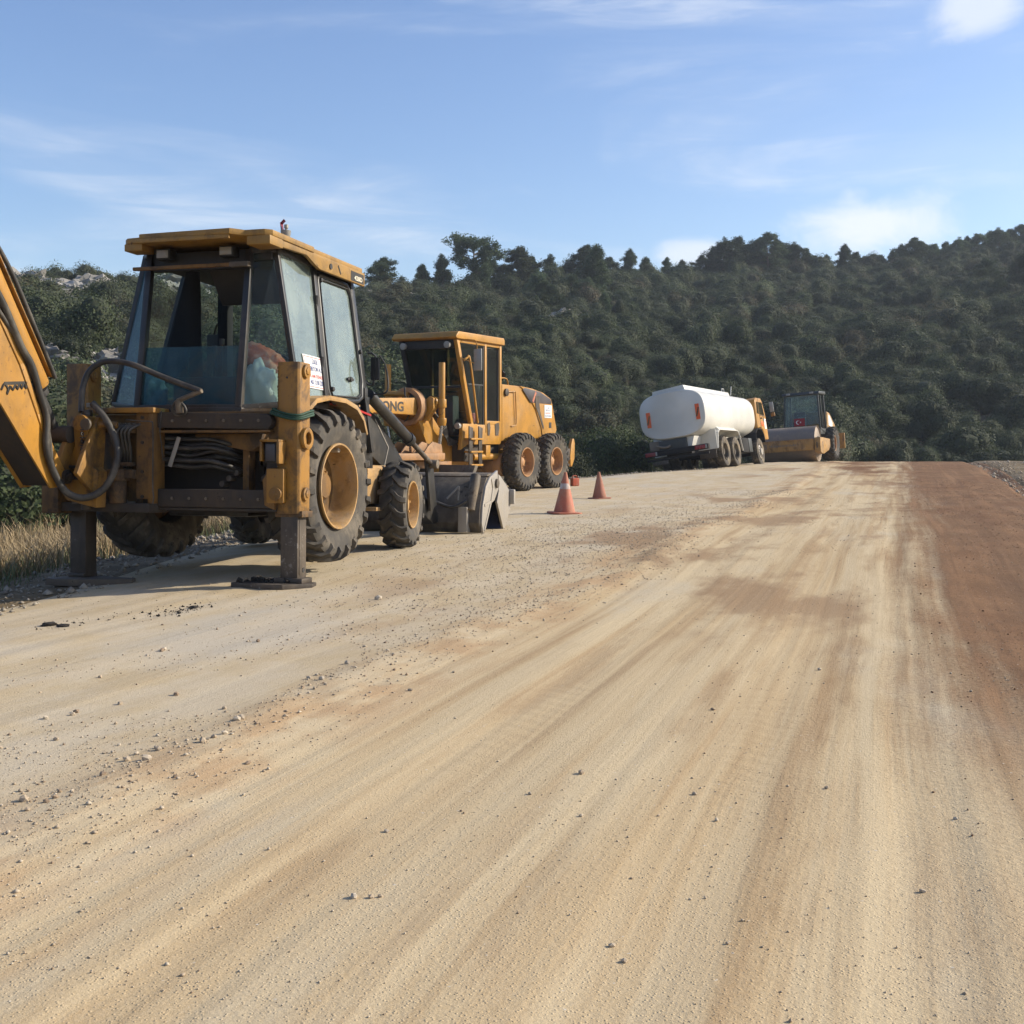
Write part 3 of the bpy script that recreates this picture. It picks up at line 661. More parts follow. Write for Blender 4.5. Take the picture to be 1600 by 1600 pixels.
    # --- boom, cylinder, dipper, bucket
    out = [(-.43, .98), (-.50, .84), (-.62, .83), (-.95, 1.20), (-1.25, 1.54), (-1.70, 2.18), (-2.15, 3.02), (-2.34, 3.42), (-2.22, 3.52), (-2.05, 3.46), (-1.72, 3.02), (-1.27, 2.36), (-.95, 1.90), (-.74, 1.50), (-.58, 1.18)]
    bm_ = MB().prism(out, 0, -.885, -.865).prism(out, 0, -1.185, -1.165)
    bm2 = MB()
    inn = [(-.46, .92), (-.60, .86), (-.94, 1.23), (-1.235, 1.56), (-1.69, 2.20), (-2.13, 3.02), (-2.3, 3.40)]
    for (a, b) in zip(inn[:-1], inn[1:]): bar(bm2, (-1.025, a[0], a[1]), (-1.025, b[0], b[1]), .276, .018, (0, b[1] - a[1], a[0] - b[0]))
    up_ = [(-.60, 1.16), (-.76, 1.48), (-.97, 1.88), (-1.29, 2.34), (-1.74, 3.0), (-2.06, 3.43)]
    for (a, b) in zip(up_[:-1], up_[1:]): bar(bm_, (-1.025, a[0], a[1]), (-1.025, b[0], b[1]), .276, .018, (0, b[1] - a[1], a[0] - b[0]))
    bo = bm_.build('boom', 'boom_yellow', T, .004); bm2.build('boom_underside', 'dirty_iron', bo)
    rib = MB()
    for (a, b) in zip(up_[:-1], up_[1:]): bar(rib, (-.868, a[0] - .02, a[1] - .02), (-.868, b[0] - .02, b[1] - .02), .05, .03, (1, 0, 0))
    rib.build('boom_flange', 'boom_yellow', bo, .004)
    # worn black script on the boom plate
    sq = [(-1.165, 1.685), (-1.13, 1.735), (-1.09, 1.70), (-1.10, 1.655), (-1.06, 1.72), (-1.03, 1.695), (-1.0, 1.735), (-.975, 1.705), (-.95, 1.75), (-.925, 1.715), (-.90, 1.755), (-.875, 1.72), (-.85, 1.765), (-.825, 1.74), (-.80, 1.77), (-.79, 1.70)]
    m = MB(); m.tube([(-.8645, a_ - .06, b_ - .06) for a_, b_ in sq], .011, 5, 3); bar(m, (-.8645, -1.19, 1.68), (-.8645, -.84, 1.715), .026, .004, (1, 0, 0)); bar(m, (-.8645, -.79, 1.60), (-.8645, -.77, 1.55), .03, .004, (1, 0, 0))
    m.build('worn_script', 'print_black', bo)
    # boom lift cylinder lying along the upper side
    cyl = MB().tube([(-1.02, -.62, 1.70), (-1.02, -.88, 2.08), (-1.02, -1.25, 2.62), (-1.02, -1.62, 3.16)], .118, 28, 1)
    cy_ = cyl.build('boom_cylinder', 'boom_yellow', T, .02, angle=50)
    m = MB(); bar(m, (-.935, -.545, 1.79), (-.935, -1.40, 3.03), .055, .012, (0, .8, .55)); m.build('cylinder_guard', Y, cy_, .004)
    MB().cyl((-1.02, -.62, 1.70), (-1.02, -.36, 1.32), .045, n=16).cyl((-1.02, -.60, 1.67), (-1.02, -.57, 1.63), .085, n=20).build('piston_rod', 'plastic_black', cy_, .004)
    MB().cyl((-1.12, -.36, 1.30), (-.86, -.36, 1.30), .075, n=18).build('rod_eye', 'dirty_iron', cy_, .008)
    dp = MB().prism([(-2.12, 3.56), (-2.36, 3.52), (-2.62, 2.3), (-2.60, 1.0), (-2.48, .9), (-2.36, 1.0), (-2.30, 2.2)], 0, -1.14, -.91).build('dipper', Y, T, .01)
    bk = [(-2.72, 1.02), (-2.42, 1.02), (-2.16, .72), (-2.10, .34), (-2.34, .10), (-2.72, .16), (-2.92, .44)]
    bq = MB().prism(bk, 0, -1.36, -.70).build('digging_bucket', 'bucket_steel', T, .012)
    for i in range(5): bx('tooth', 'bucket_bright', bq, -1.34 + i * .15, -1.27 + i * .15, -2.99, -2.84, .36, .42, .008)
    # hoses
    for nm, pts, r_ in (
        ('hydraulic_hose', [(-.80, -.30, 1.50), (-.83, -.24, 1.72), (-.78, -.2, 1.88), (-.64, -.16, 1.955), (-.42, -.12, 1.93), (-.1, -.1, 1.81), (.26, -.08, 1.685)], .026),
        ('hydraulic_hose', [(-.72, -.25, 1.58), (-.58, -.26, 1.44), (-.46, -.28, 1.24), (-.435, -.30, 1.07), (-.51, -.35, .85), (-.655, -.42, .75), (-.78, -.51, .79), (-.825, -.62, .95), (-.83, -.72, 1.17), (-.83, -.72, 1.43), (-.835, -.80, 1.63), (-.835, -.90, 1.85), (-.835, -1.03, 2.0), (-.835, -1.22, 2.29), (-.835, -1.4, 2.5)], .031),
        ('hydraulic_hose', [(-.90, -.52, 1.78), (-.91, -.75, 2.16), (-.92, -1.05, 2.62), (-.93, -1.3, 2.9)], .020),
        ('hydraulic_hose', [(-.86, -.62, 1.05), (-.86, -.66, 1.3), (-.855, -.78, 1.60), (-.85, -1.0, 1.98), (-.85, -1.3, 2.28)], .020)):
        hose(nm, 'hose', T, pts, r_, 10)
    cf = MB().cyl((.27, -.085, 1.69), (.02, -.07, 1.605), .022, n=12).cyl((.03, -.07, 1.61), (.03, -.05, 1.50), .034, n=12).build('hose_coupling', 'bucket_steel', T, .004)
    hose('hose_loop', 'hose', T, [(-.01, -.06, 1.60), (-.04, -.06, 1.54), (-.02, -.04, 1.49), (.04, -.04, 1.48), (.09, -.05, 1.51), (.08, -.06, 1.56), (.04, -.07, 1.60)], .013, 8)
    bx('hose_clip', 'bucket_bright', T, -.80, -.70, -.235, -.205, 1.545, 1.585, .005)
    hose('lamp_wire', 'hose', T, [(-.46, -.13, 1.44), (-.30, -.14, 1.425), (-.215, -.125, 1.42), (-.195, -.12, 1.36), (-.195, -.12, .86), (-.185, -.12, .76), (-.195, -.12, .70)], .006, 6)
    # hose bundle inside the frame
    for i, (z, dz, yy) in enumerate(((1.285, -.05, .10), (1.245, -.05, .14), (1.205, -.04, .09), (1.15, .02, .12), (1.095, -.05, .08), (1.05, -.05, .13), (1.26, -.10, .20), (1.18, -.06, .22), (1.12, -.02, .2))):
        hose('hydraulic_hose', 'hose', T, [(-.95, yy + .05, z + .0), (-.6, yy, z + .01), (-.2, yy, z), (.05, yy - .01, z - .012 - .01 * (i % 2)), (.24, yy, z + dz * .4 + .01), (.40, yy + .05, z + dz), (.44, yy + .22, z + dz - .05), (.38, yy + .5, z + dz - .1)], .017 + .002 * (i % 3), 8)
    bx('hanger_strap', 'bucket_bright', T, -.115, -.075, .055, .065, 1.02, 1.30, .003, Matrix.Translation((-.09, .06, 1.16)) @ Matrix.Rotation(R(20), 4, 'Y') @ Matrix.Translation((.09, -.06, -1.16)))
    hose('wire', 'hose', T, [(-.16, -.04, 1.52), (-.17, -.05, 1.35), (-.165, -.03, 1.2), (-.17, .0, 1.08)], .005, 5)
    for i in range(3): rod('valve_fitting', 'bucket_steel', T, (.30 + .07 * i, .30, .88 + .05 * i), (.30 + .07 * i, .20, .88 + .05 * i), .028, n=10, bevel=.004)
    # --- chassis, axles
    for i in range(7):
        x_ = -.22 + i * .17
        for z_, m_ in ((1.432, 'bucket_steel'), (.75, 'bucket_steel')): rod('bolt', m_, T, (x_, -.034, z_), (x_, -.050, z_), .014, n=6)
    for z_ in (.76, .98, 1.24, 1.46): rod('bolt', 'dirty_iron', T, (-.32, -.088, z_), (-.32, -.104, z_), .016, n=6)
    for i in range(6): rod('hose_fitting', 'bucket_steel', T, (-.60 + .05 * i, -.02, 1.40), (-.60 + .05 * i, -.10, 1.40), .016, n=8); hose('hydraulic_hose', 'hose', T, [(-.60 + .05 * i, -.09, 1.40), (-.62 + .04 * i, -.15, 1.33), (-.60 + .03 * i, -.08, 1.15), (-.66 + .03 * i, .0, 1.08 - .02 * i)], .013, 6)
    wb = MB()
    for i in range(46): wb.box(.962 + random.uniform(-.004, .004), .972, -.006, .004, .66 + i * .027, .68 + i * .027)
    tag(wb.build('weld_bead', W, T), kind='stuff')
    bx('rear_bulkhead', 'dirty_iron', T, -.60, .60, .42, .46, .62, 1.50, .004)
    bx('chassis', 'black_paint', T, -.42, .42, .46, 3.6, .58, 1.12, .02)
    MB().cyl((-.80, .95, .84), (.80, .95, .84), .13, n=18).cyl((-.22, .95, .84), (.22, .95, .84), .24, n=18).build('rear_axle', 'dirty_iron', T, .01)
    MB().box(-.72, .72, 2.85, 3.02, .60, .76).build('front_axle', 'dirty_iron', T, .02)
    # wheels
    rs = (.715, .46, .385, 22, .040, .062, 'chevron')
    rim_r = [(.205, .405), (.222, .402), (.222, .385), (.195, .372), (.10, .362), (.03, .358), (.0, .35), (-.02, .34)]
    disc_r = [(-.02, .345), (-.025, .27), (.0, .21), (.005, .17), (.04, .14), (.075, .11), (.08, 0)]
    fs_ = (.475, .30, .245, 17, .032, .062, 'vee')
    rim_f = [(.128, .262), (.140, .258), (.138, .245), (.115, .236), (.05, .228), (.02, .215)]
    disc_f = [(.02, .22), (.012, .17), (.03, .13), (.06, .10), (.075, .06), (.085, 0)]
    for sx in (1, -1):
        w = wheel(T, (.885 * sx, .95, .868), sx, 'rear', rs, rim_r, disc_r, 'yellow_dusty', 'rubber_lug', 0, 8, .15, .01, .13 * sx, discmat='yellow_worn_shaded')
        rod('valve_clamp', 'bucket_bright', w, (.08, .10, .345), (.16, .10, .345), .03, n=10, bevel=.004)
        w = wheel(T, (.905 * sx, 2.94, .662), sx, 'front', fs_, rim_f, disc_f, 'yellow_dusty', 'rubber_lug', 8, 8, .14, .03, .2)
    # rear fenders: arched sheet
    for sx in (1, -1):
        m = MB(); prof = [(.34, 1.40), (.42, 1.56), (.58, 1.655), (.85, 1.70), (1.20, 1.695), (1.46, 1.645), (1.62, 1.54), (1.70, 1.40)]
        a, b = sorted((.60 * sx, 1.045 * sx))
        for (p, q) in zip(prof[:-1], prof[1:]): bar(m, ((a + b) / 2, p[0], p[1]), ((a + b) / 2, q[0], q[1]), b - a, .014, (0, q[1] - p[1], p[0] - q[0]))
        fo = m.build('fender', 'yellow_dusty', T, 0)
        m = MB(); xo = 1.042 * sx
        for (p, q) in zip(prof[:-1], prof[1:]): bar(m, (xo, p[0], p[1] - .02), (xo, q[0], q[1] - .02), .034, .010, (1, 0, 0))
        m.build('fender_lip', 'yellow_dusty', fo, .003)
        lin = MB().prism([(p[0], p[1] - .012) for p in prof] + [(1.74, 1.05), (.36, 1.05)], 0, .585 * sx, .60 * sx).build('fender_liner', 'black_paint', fo)
    bx('fender_ledge', 'yellow_dusty', T, .42, .96, .16, .52, 1.517, 1.545, .006)
    # --- cab
    zb, zt = 1.56, 3.0
    RB = {1: ((.475, .20, zb), (.435, .45, zt)), -1: ((-.565, .20, zb), (-.60, .45, zt))}
    SB = {1: ((.865, .575, zb + .06), (.655, .525, zt + .01)), -1: ((-1.05, .52, zb + .06), (-.70, .525, zt + .01))}
    MBp = {1: ((.865, 1.125, zb + .06), (.655, 1.24, zt)), -1: ((-1.05, 1.125, zb + .06), (-.71, 1.24, zt))}
    FB = {1: ((.865, 2.19, zb - .35), (.655, 2.07, zt)), -1: ((-1.05, 2.19, zb - .35), (-.71, 2.07, zt))}
    cabx = lambda p, sx: p
    cf_ = MB()
    for sx in (1, -1):
        bar(cf_, *RB[sx], .062, .06, (0, 1, 0)); bar(cf_, *SB[sx], .045, .05, (1, 0, 0)); bar(cf_, *MBp[sx], .075, .06, (1, 0, 0)); bar(cf_, *FB[sx], .08, .07, (1, 0, 0))
        for A, B in ((RB, SB), (SB, MBp), (MBp, FB)):
            bar(cf_, A[sx][1], B[sx][1], .06, .06, (0, 0, 1))
        bar(cf_, RB[sx][0], SB[sx][0], .05, .05, (0, 0, 1)); bar(cf_, SB[sx][0], MBp[sx][0], .06, .06, (0, 0, 1))
    bar(cf_, (-.70, 2.1, 2.95), (.67, 2.1, 2.95), .10, .10, (0, 0, 1)); bar(cf_, (-.95, 2.17, 1.75), (.84, 2.17, 1.75), .08, .08, (0, 0, 1))
    bar(cf_, RB[-1][0], RB[1][0], .05, .06, (0, 0, 1))
    cf_.build('cab_frame', 'black_paint', T, .006)
    hd = MB().box(-.60, .435, .44, .53, 2.845, 3.01).build('header_panel', 'plastic_black', T, .008)
    bx('ceiling_liner', 'plastic_black', T, -.69, .64, .47, 2.08, 2.915, 2.985, .01)
    MB().prism([(.78, 2.56), (2.05, 2.80), (2.05, 2.93), (.55, 2.93), (.55, 2.86)], 0, -.05, .62).build('overhead_console', 'plastic_black', T, .01)
    for x_ in (-.40, .255):
        l_ = bx('work_lamp', 'plastic_black', T, x_ - .075, x_ + .075, .33, .45, 2.93, 3.03, .012)
        bx('lens', 'lamp_clear', l_, x_ - .06, x_ + .06, .322, .33, 2.945, 3.015, .004)
    bx('rear_sill', 'black_paint', T, -.60, .52, .16, .22, 1.515, 1.56, .006)
    MB().box(-.70, .50, .30, .335, 2.835, 2.868).build('window_rail', 'yellow_worn_shaded', T, .008)
    bx('rail_grip', 'bucket_steel', T, .31, .50, .29, .345, 2.828, 2.874, .008)
    # glass
    L = lambda a, b, t: tuple(a[i] + (b[i] - a[i]) * t for i in range(3))
    pane('rear_window', 'glass_blue', T, [RB[-1][0], RB[1][0], L(*RB[1], .39), L(*RB[-1], .39)])
    pane('quarter_window', 'glass_quarter', T, [RB[1][0], SB[1][0], SB[1][1], RB[1][1]])
    pane('quarter_window', 'glass_blue', T, [SB[-1][0], RB[-1][0], RB[-1][1], SB[-1][1]])
    pane('side_window', 'glass_side', T, [SB[1][0], MBp[1][0], MBp[1][1], SB[1][1]])
    pane('side_window', 'glass_clear', T, [MBp[-1][0], SB[-1][0], SB[-1][1], MBp[-1][1]])
    pane('door_window', 'glass_clear', T, [FB[-1][0], MBp[-1][0], MBp[-1][1], FB[-1][1]])
    pane('windscreen', 'glass_clear', T, [(-1.02, 2.18, 1.78), (.84, 2.18, 1.78), (.66, 2.09, 2.93), (-.70, 2.09, 2.93)])
    # right door: glass in a raised rounded frame
    e1, e2, f1, f2 = L(*MBp[1], .03), L(*MBp[1], .965), L(*FB[1], .97), L(*FB[1], .30)
    def dp_(a, b): # a along door, b up
        lo = [e1[i] + (f2[i] - e1[i]) * a for i in range(3)]; hi = [e2[i] + (f1[i] - e2[i]) * a for i in range(3)]
        return Vector([lo[i] + (hi[i] - lo[i]) * b for i in range(3)]) + Vector((.012, 0, 0))
    rim_ = [dp_(*q) for q in ((.08, .04), (.05, .10), (.05, .92), (.09, .975), (.85, .975), (.93, .93), (.96, .85), (.96, .16), (.90, .03), (.78, .0), (.16, .0), (.08, .04))]
    door = MB().tube(rim_, .026, 8, 1).build('door', 'black_paint', T, angle=60)
    pane('door_window', 'glass_side', door, rim_[:-1])
    sl_ = MB().tube([p + Vector((.014, 0, 0)) for p in [dp_(.14, .05), dp_(.10, .12), dp_(.10, .90), dp_(.14, .94), dp_(.84, .94), dp_(.90, .88), dp_(.91, .20), dp_(.86, .06), dp_(.76, .03), dp_(.14, .05)]], .010, 6, 1)
    sl_.build('rubber_seal', 'plastic_black', door, angle=60)
    hp = dp_(.62, .18)
    MB().cyl(hp, hp + Vector((.04, 0, 0)), .025, n=12).box(hp.x + .01, hp.x + .03, hp.y - .07, hp.y + .07, hp.z - .012, hp.z + .012).build('door_handle', 'plastic_black', door, .003)
    for a, b in ((.10, .93), (.97, .42), (.12, .10)):
        q = dp_(a, b); rod('glass_knob', 'plastic_black', door, q, q + Vector((.045, 0, 0)), .028, .022, 12, .004)
    for b in (.30, .76):
        q = dp_(.0, b); rod('hinge', 'plastic_black', door, q + Vector((.01, -.02, -.05)), q + Vector((.01, -.02, .05)), .022, n=10)
    q = dp_(1.0, .06); bx('door_lock', 'plastic_black', door, q.x - .02, q.x + .03, q.y - .05, q.y + .03, q.z - .05, q.z + .06, .006)
    MB().prism([(1.10, 1.62), (2.24, 1.62), (2.30, 1.05), (1.86, 1.05), (1.80, 1.45), (1.5, 1.60)], 0, .80, .845).build('lower_cab_panel', 'black_paint', T, .006)
    mm = MB(); bar(mm, (.862, 1.2, 1.655), (.862, 1.65, 1.66), .02, .006, (1, 0, 0)); bar(mm, (.862, 1.65, 1.66), (.862, 2.2, 1.60), .02, .006, (1, 0, 0)); mm.build('red_trim', 'fire_red', T)
    # roof
    rf = MB().prism([(-.70, .22), (-.53, .20), (-.48, .08), (.46, .04), (.55, .15), (.74, .15), (.80, .20), (.80, 1.0), (.765, 1.06), (.77, 2.16), (.72, 2.2), (-.72, 2.2), (-.76, 2.14), (-.76, .28)], 2, 3.064, 3.118).build('roof', 'roof_yellow', T, .012, 2)
    bx('roof_corner', 'roof_yellow', rf, .565, .795, .155, .40, 2.985, 3.066, .010); bx('roof_corner', 'roof_yellow', rf, -.735, -.545, .225, .42, 3.0, 3.066, .010)
    bx('roof_visor', 'roof_yellow', rf, -.47, .45, .05, .075, 3.03, 3.066, .006)
    side = MB().prism([(.36, 2.99), (.40, 2.98), (.40, 3.06), (.36, 3.06)], 0, .77, .80)
    side = MB().prism([(.36, 3.07), (.36, 3.0), (.88, 3.02), (1.06, 2.96), (1.16, 2.935), (2.19, 2.935), (2.19, 3.07)], 0, .745, .785).build('roof_skirt', 'roof_yellow', rf, .008)
    text('428D', .062, (.7875, 1.93, 2.965), (0, 1, 0), (0, 0, 1), 'print_cream', rf, width=.19, bold=.02)
    pl = MB().box(.784, .787, 1.85, 2.16, 2.948, 3.045).build('model_plate', 'print_black', rf)
    rod('roof_plug', 'plastic_black', rf, (.78, 1.38, 3.0), (.795, 1.38, 3.0), .028, n=12)
    mm = MB(); bar(mm, (.787, 1.55, 3.04), (.787, 1.61, 2.965), .018, .004, (1, 0, 0)); mm.build('roof_mark', 'print_black', rf)
    bc = MB().lathe([(3.12, .085), (3.15, .085), (3.185, .065), (3.19, 0)], 24, (.50, 1.0, 0), 2).build('beacon', 'plastic_black', T, .004)
    MB().lathe([(3.185, .032), (3.24, .045), (3.285, .05), (3.285, .042), (3.24, .036), (3.19, .02)], 20, (.50, 1.0, 0), 2).build('broken_lens', 'lamp_clear', bc)
    MB().lathe([(3.19, .012), (3.30, .012), (3.31, .02), (3.34, .02), (3.345, 0)], 10, (.505, 1.0, 0), 2).build('bulb', 'bucket_bright', bc)
    sh = MB(); bar(sh, (.465, 1.0, 3.28), (.455, 1.0, 3.36), .05, .006, (1, 0, 0)); bar(sh, (.455, 1.0, 3.355), (.49, 1.0, 3.385), .03, .005, (0, 1, 0)); sh.build('lens_shard', 'lamp_red', bc)
    hose('beacon_wire', 'hose', bc, [(.55, 1.05, 3.14), (.62, 1.12, 3.16), (.68, 1.22, 3.13)], .008, 6)
    # notice on the side glass
    A, B, Cc = Vector((.805, .735, 2.085)), Vector((.785, 1.16, 2.085)), Vector((.85, .885, 1.785))
    def gl(y_, z_):   # a point on the leaning side glass
        t_ = (z_ - zb - .06) / (zt - zb - .06); return Vector((.865 + (.655 - .865) * t_ + .010, y_, z_))
    P0, P1, P2, P3 = gl(.755, 2.09), gl(1.165, 2.085), gl(1.215, 1.775), gl(.80, 1.78)
    nb = pane('notice', 'sign_white', T, [P3, P2, P1, P0], .004)
    u, v = (P2 - P3).normalized(), (P0 - P3).normalized(); n_ = u.cross(v).normalized()
    Wd, Hd = (P2 - P3).length, (P0 - P3).length
    def ln(s, f0, f1, hh, w0, w1, mat): text(s, (hh) * Hd / .7, P3 + u * (w0 * Wd) + v * (f0 * Hd) + n_ * .003, u, (v - u * v.dot(u)), mat, nb, width=(w1 - w0) * Wd, bold=.015)
    ln('İ.B.B.', .76, 0, .14, .40, .68, 'print_blue'); ln('İZBETON A.Ş.', .54, 0, .13, .14, .88, 'print_blue')
    ln('SELAM DİNLEYİ', .33, 0, .10, .10, .92, 'print_red'); ln('462 12 00 İZMİR', .13, 0, .13, .14, .90, 'print_blue')
    bd = MB()
    for a, b in (((.04, .05), (.96, .05)), ((.96, .05), (.96, .95)), ((.96, .95), (.04, .95)), ((.04, .95), (.04, .05))):
        p, q = [P3 + (P2 - P3) * w_ * (1) + (P0 - P3) * h_ + n_ * .0035 for w_, h_ in (a, b)]; bar(bd, p, q, .006, .001, n_)
    bd.build('notice_border', 'print_red', nb)
    # mirror
    mr = MB().tube([(.80, 2.20, 1.95), (.86, 2.25, 1.92), (.88, 2.26, 2.22), (.80, 2.24, 2.25)], .012, 6, 2).build('mirror_arm', 'plastic_black', T, angle=60)
    MB().box(.825, .925, 2.255, 2.29, 1.97, 2.21).build('mirror', 'plastic_black', mr, .03, 3)
    hose('mirror_loop', 'plastic_black', mr, [(.92, 2.27, 2.23), (.985, 2.3, 2.1), (1.0, 2.3, 1.86), (.86, 2.26, 1.82)], .010, 6)
    # left mirror seen through the glass
    ml = MB().box(-1.22, -1.06, 2.42, 2.45, 2.20, 2.52).build('mirror', 'plastic_black', T, .04, 3)
    hose('mirror_arm', 'plastic_black', ml, [(-.95, 2.2, 2.6), (-1.08, 2.38, 2.58), (-1.14, 2.44, 2.5)], .012, 6)
    # cab inside
    bx('cab_floor', 'dirty_iron', T, -.90, .80, .24, 2.15, 1.42, 1.50, .01)
    st = MB().box(-.36, .16, 1.05, 1.55, 1.55, 1.74).box(-.34, .14, 1.50, 1.64, 1.72, 2.22).build('seat', 'seat_dark', T, .05, 3)
    sc_ = MB().cyl((-.05, 1.95, 1.5), (-.05, 1.80, 2.12), .05, n=12).build('steering_column', 'plastic_black', T)
    MB().lathe([(-.014, .18), (0, .194), (.014, .18), (0, .166)], 28, (0, 0, 0), 2, True).build('steering_wheel', 'plastic_black', sc_, angle=80)
    sc_.children[0].location = (-.05, 1.78, 2.15); sc_.children[0].rotation_euler = (R(-20), 0, 0)
    for x_, h_ in ((-.26, 2.06), (.02, 2.10), (.10, 2.16)):
        lv = MB().cyl((x_, .55, 1.5), (x_ + .03, .48, h_), .010, n=8).cyl((x_ + .03, .48, h_ - .01), (x_ + .032, .478, h_ + .05), .024, n=10).build('control_lever', 'plastic_black', T, .004)
    bx('console', 'plastic_black', T, -.35, .30, .42, .66, 1.45, 1.86, .03)
    bx('inner_pillar', 'cloth_dark', T, -.82, -.70, 1.98, 2.10, 1.7, 2.93, .01)
    # --- hood and loader
    MB().prism([(2.2, 1.10), (3.75, 1.02), (3.85, 1.30), (3.70, 1.50), (2.9, 1.60), (2.2, 1.64)], 0, -.44, .36).build('hood', 'yellow', T, .03, 3)
    bx('side_tank', 'yellow_dusty', T, .44, .76, 2.36, 3.04, .67, 1.06, .03)
    MB().cyl((.70, 2.34, 1.045), (.70, 3.05, 1.045), .045, n=14).build('tank_rail', 'yellow_dusty', T, .004)
    bx('step', 'yellow_dusty', T, .52, .86, 2.36, 3.2, .60, .64, .008)
    bx('tank_cap', 'plastic_black', T, .755, .77, 2.62, 2.72, .90, .97, .006)
    MB().box(.40, .50, 3.0, 3.25, .64, .70).box(.45, .80, 3.05, 3.20, .70, .74).build('tie_rod', 'bucket_steel', T, .006)
    for sx in (1, -1):
        a, b = sorted((.46 * sx, .60 * sx))
        arm = [(2.42, 1.66), (2.62, 1.72), (3.0, 1.62), (3.6, 1.24), (4.3, .80), (4.88, .52), (4.92, .40), (4.75, .38), (4.05, .66), (3.4, .98), (2.75, 1.22), (2.42, 1.46)]
        lo = MB().prism(arm, 0, a, b).build('loader_arm', 'black_paint', T, .008)
        MB().prism([(2.25, .9), (2.78, .9), (2.70, 1.50), (2.58, 1.76), (2.36, 1.76)], 0, a - .05 * sx, b - .05 * sx).build('loader_tower', 'black_paint', T, .008)
        xo = .62 * sx
        mm = MB(); bar(mm, (b + .002 if sx > 0 else a - .002, 2.9, 1.60), (b + .002 if sx > 0 else a - .002, 3.28, 1.30), .012, .006, (1, 0, 0)); bar(mm, (b + .002 if sx > 0 else a - .002, 3.28, 1.30), (b + .002 if sx > 0 else a - .002, 3.15, 1.05), .012, .006, (1, 0, 0)); mm.build('weld_seam', 'bucket_bright', lo)
        lc = MB().cyl((.68 * sx, 2.55, 1.84), (.68 * sx, 3.72, 1.40), .062, n=18).cyl((.68 * sx, 3.66, 1.425), (.68 * sx, 3.75, 1.39), .074, n=18).build('tilt_cylinder', 'black_paint', T, .006)
        rod('piston_rod', 'leg_steel', lc, (.68 * sx, 3.72, 1.40), (.68 * sx, 4.45, 1.13), .030, n=12)
        rod('cylinder_eye', 'bucket_steel', lc, (.60 * sx, 4.46, 1.13), (.76 * sx, 4.46, 1.13), .055, n=14, bevel=.005)
        MB().prism([(4.34, 1.20), (4.56, 1.16), (4.70, .62), (4.50, .55)], 0, .62 * sx, .66 * sx).build('tilt_link', 'black_paint', T, .006)
        rod('lift_cylinder', 'black_paint', T, (.52 * sx, 2.5, .98), (.52 * sx, 3.5, .86), .055, n=16, bevel=.005)
    rod('cross_tube', 'black_paint', T, (-.6, 3.62, 1.10), (.6, 3.62, 1.10), .07, n=16)
    # four-in-one loader bucket
    xs = 1.15
    back = [(4.98, .27), (4.90, .40), (4.94, .62), (5.06, .84), (5.20, .98), (5.26, .97), (5.12, .80), (5.02, .62), (4.99, .42), (5.05, .30)]
    bk_ = MB().prism(back, 0, -xs, xs).build('bucket_back', 'bucket_steel', T, .006)
    MB().prism([(5.30, .99), (5.20, .99), (5.25, 1.02), (5.62, 1.04), (5.70, .98), (5.60, .96)], 0, -xs, xs).build('bucket_top', 'bucket_steel', T, .006)
    MB().prism([(5.52, 1.03), (5.66, 1.0), (6.02, .84), (6.17, .70), (6.10, .52), (5.84, .29), (5.80, .30), (6.04, .56), (6.10, .70), (5.96, .80), (5.62, .95)], 0, -xs, xs).build('bucket_clam', 'bucket_blue', T, .006)
    for sx in (1, -1):
        a, b = sorted((xs * sx, (xs + .03) * sx))
        s1 = MB().prism([(5.0, .26), (4.93, .40), (4.96, .62), (5.08, .86), (5.25, .98), (5.56, 1.07), (5.60, .82), (5.44, .68), (5.30, .64)], 0, a, b).build('bucket_side', 'bucket_bright', T, .006)
        s2 = MB().prism([(5.60, 1.02), (5.70, .99), (5.95, .88), (6.20, .74), (6.13, .55), (5.86, .27), (5.55, .66), (5.62, .80)], 0, a, b).build('clam_side', 'bucket_bright', T, .006)
        a2, b2 = sorted(((xs + .03) * sx, (xs + .042) * sx))
        mm = MB(); xx = (xs + .034) * sx
        for p, q in (((5.02, .62), (5.28, .66)), ((5.28, .66), (5.36, .84)), ((5.36, .84), (5.30, .96)), ((5.28, .66), (5.02, .30))): bar(mm, (xx, *p), (xx, *q), .035, .012, (1, 0, 0))
        mm.build('stiffener', 'bucket_bright', s1, .003)
        rod('clam_pivot', 'bucket_steel', s1, (xs * sx, 5.50, .90), ((xs + .06) * sx, 5.50, .90), .06, n=16, bevel=.008)
        a3, b3 = sorted(((xs - .26) * sx, (xs - .14) * sx))
        cyb = MB().cyl(((xs - .12) * sx, 4.92, .55), ((xs - .12) * sx, 5.12, 1.0), .065, n=16).build('clam_cylinder', 'bucket_steel', T, .008)
        bx('cylinder_bracket', 'bucket_bright', cyb, a3, b3, 4.84, 4.98, .28, .60, .01)
        bx('side_lug', 'bucket_bright', s2, (xs + .0) * sx if sx > 0 else (xs + .10) * sx, (xs + .10) * sx if sx > 0 else (xs) * sx, 6.08, 6.16, .62, .82, .02)
    hose('bucket_hose', 'hose', T, [(.30, 4.85, .60), (.55, 4.82, .66), (.78, 4.80, .60), (.90, 4.82, .62), (1.0, 4.86, .68)], .022, 8)
    mm = MB(); bar(mm, (.72, 4.90, .70), (.86, 4.96, .86), .02, .02, (1, 0, 0)); bar(mm, (.86, 4.96, .86), (.86, 4.93, .68), .02, .02, (1, 0, 0)); mm.build('bucket_rib', 'bucket_bright', T, .004)
    return T, M
BH, BM = backhoe()

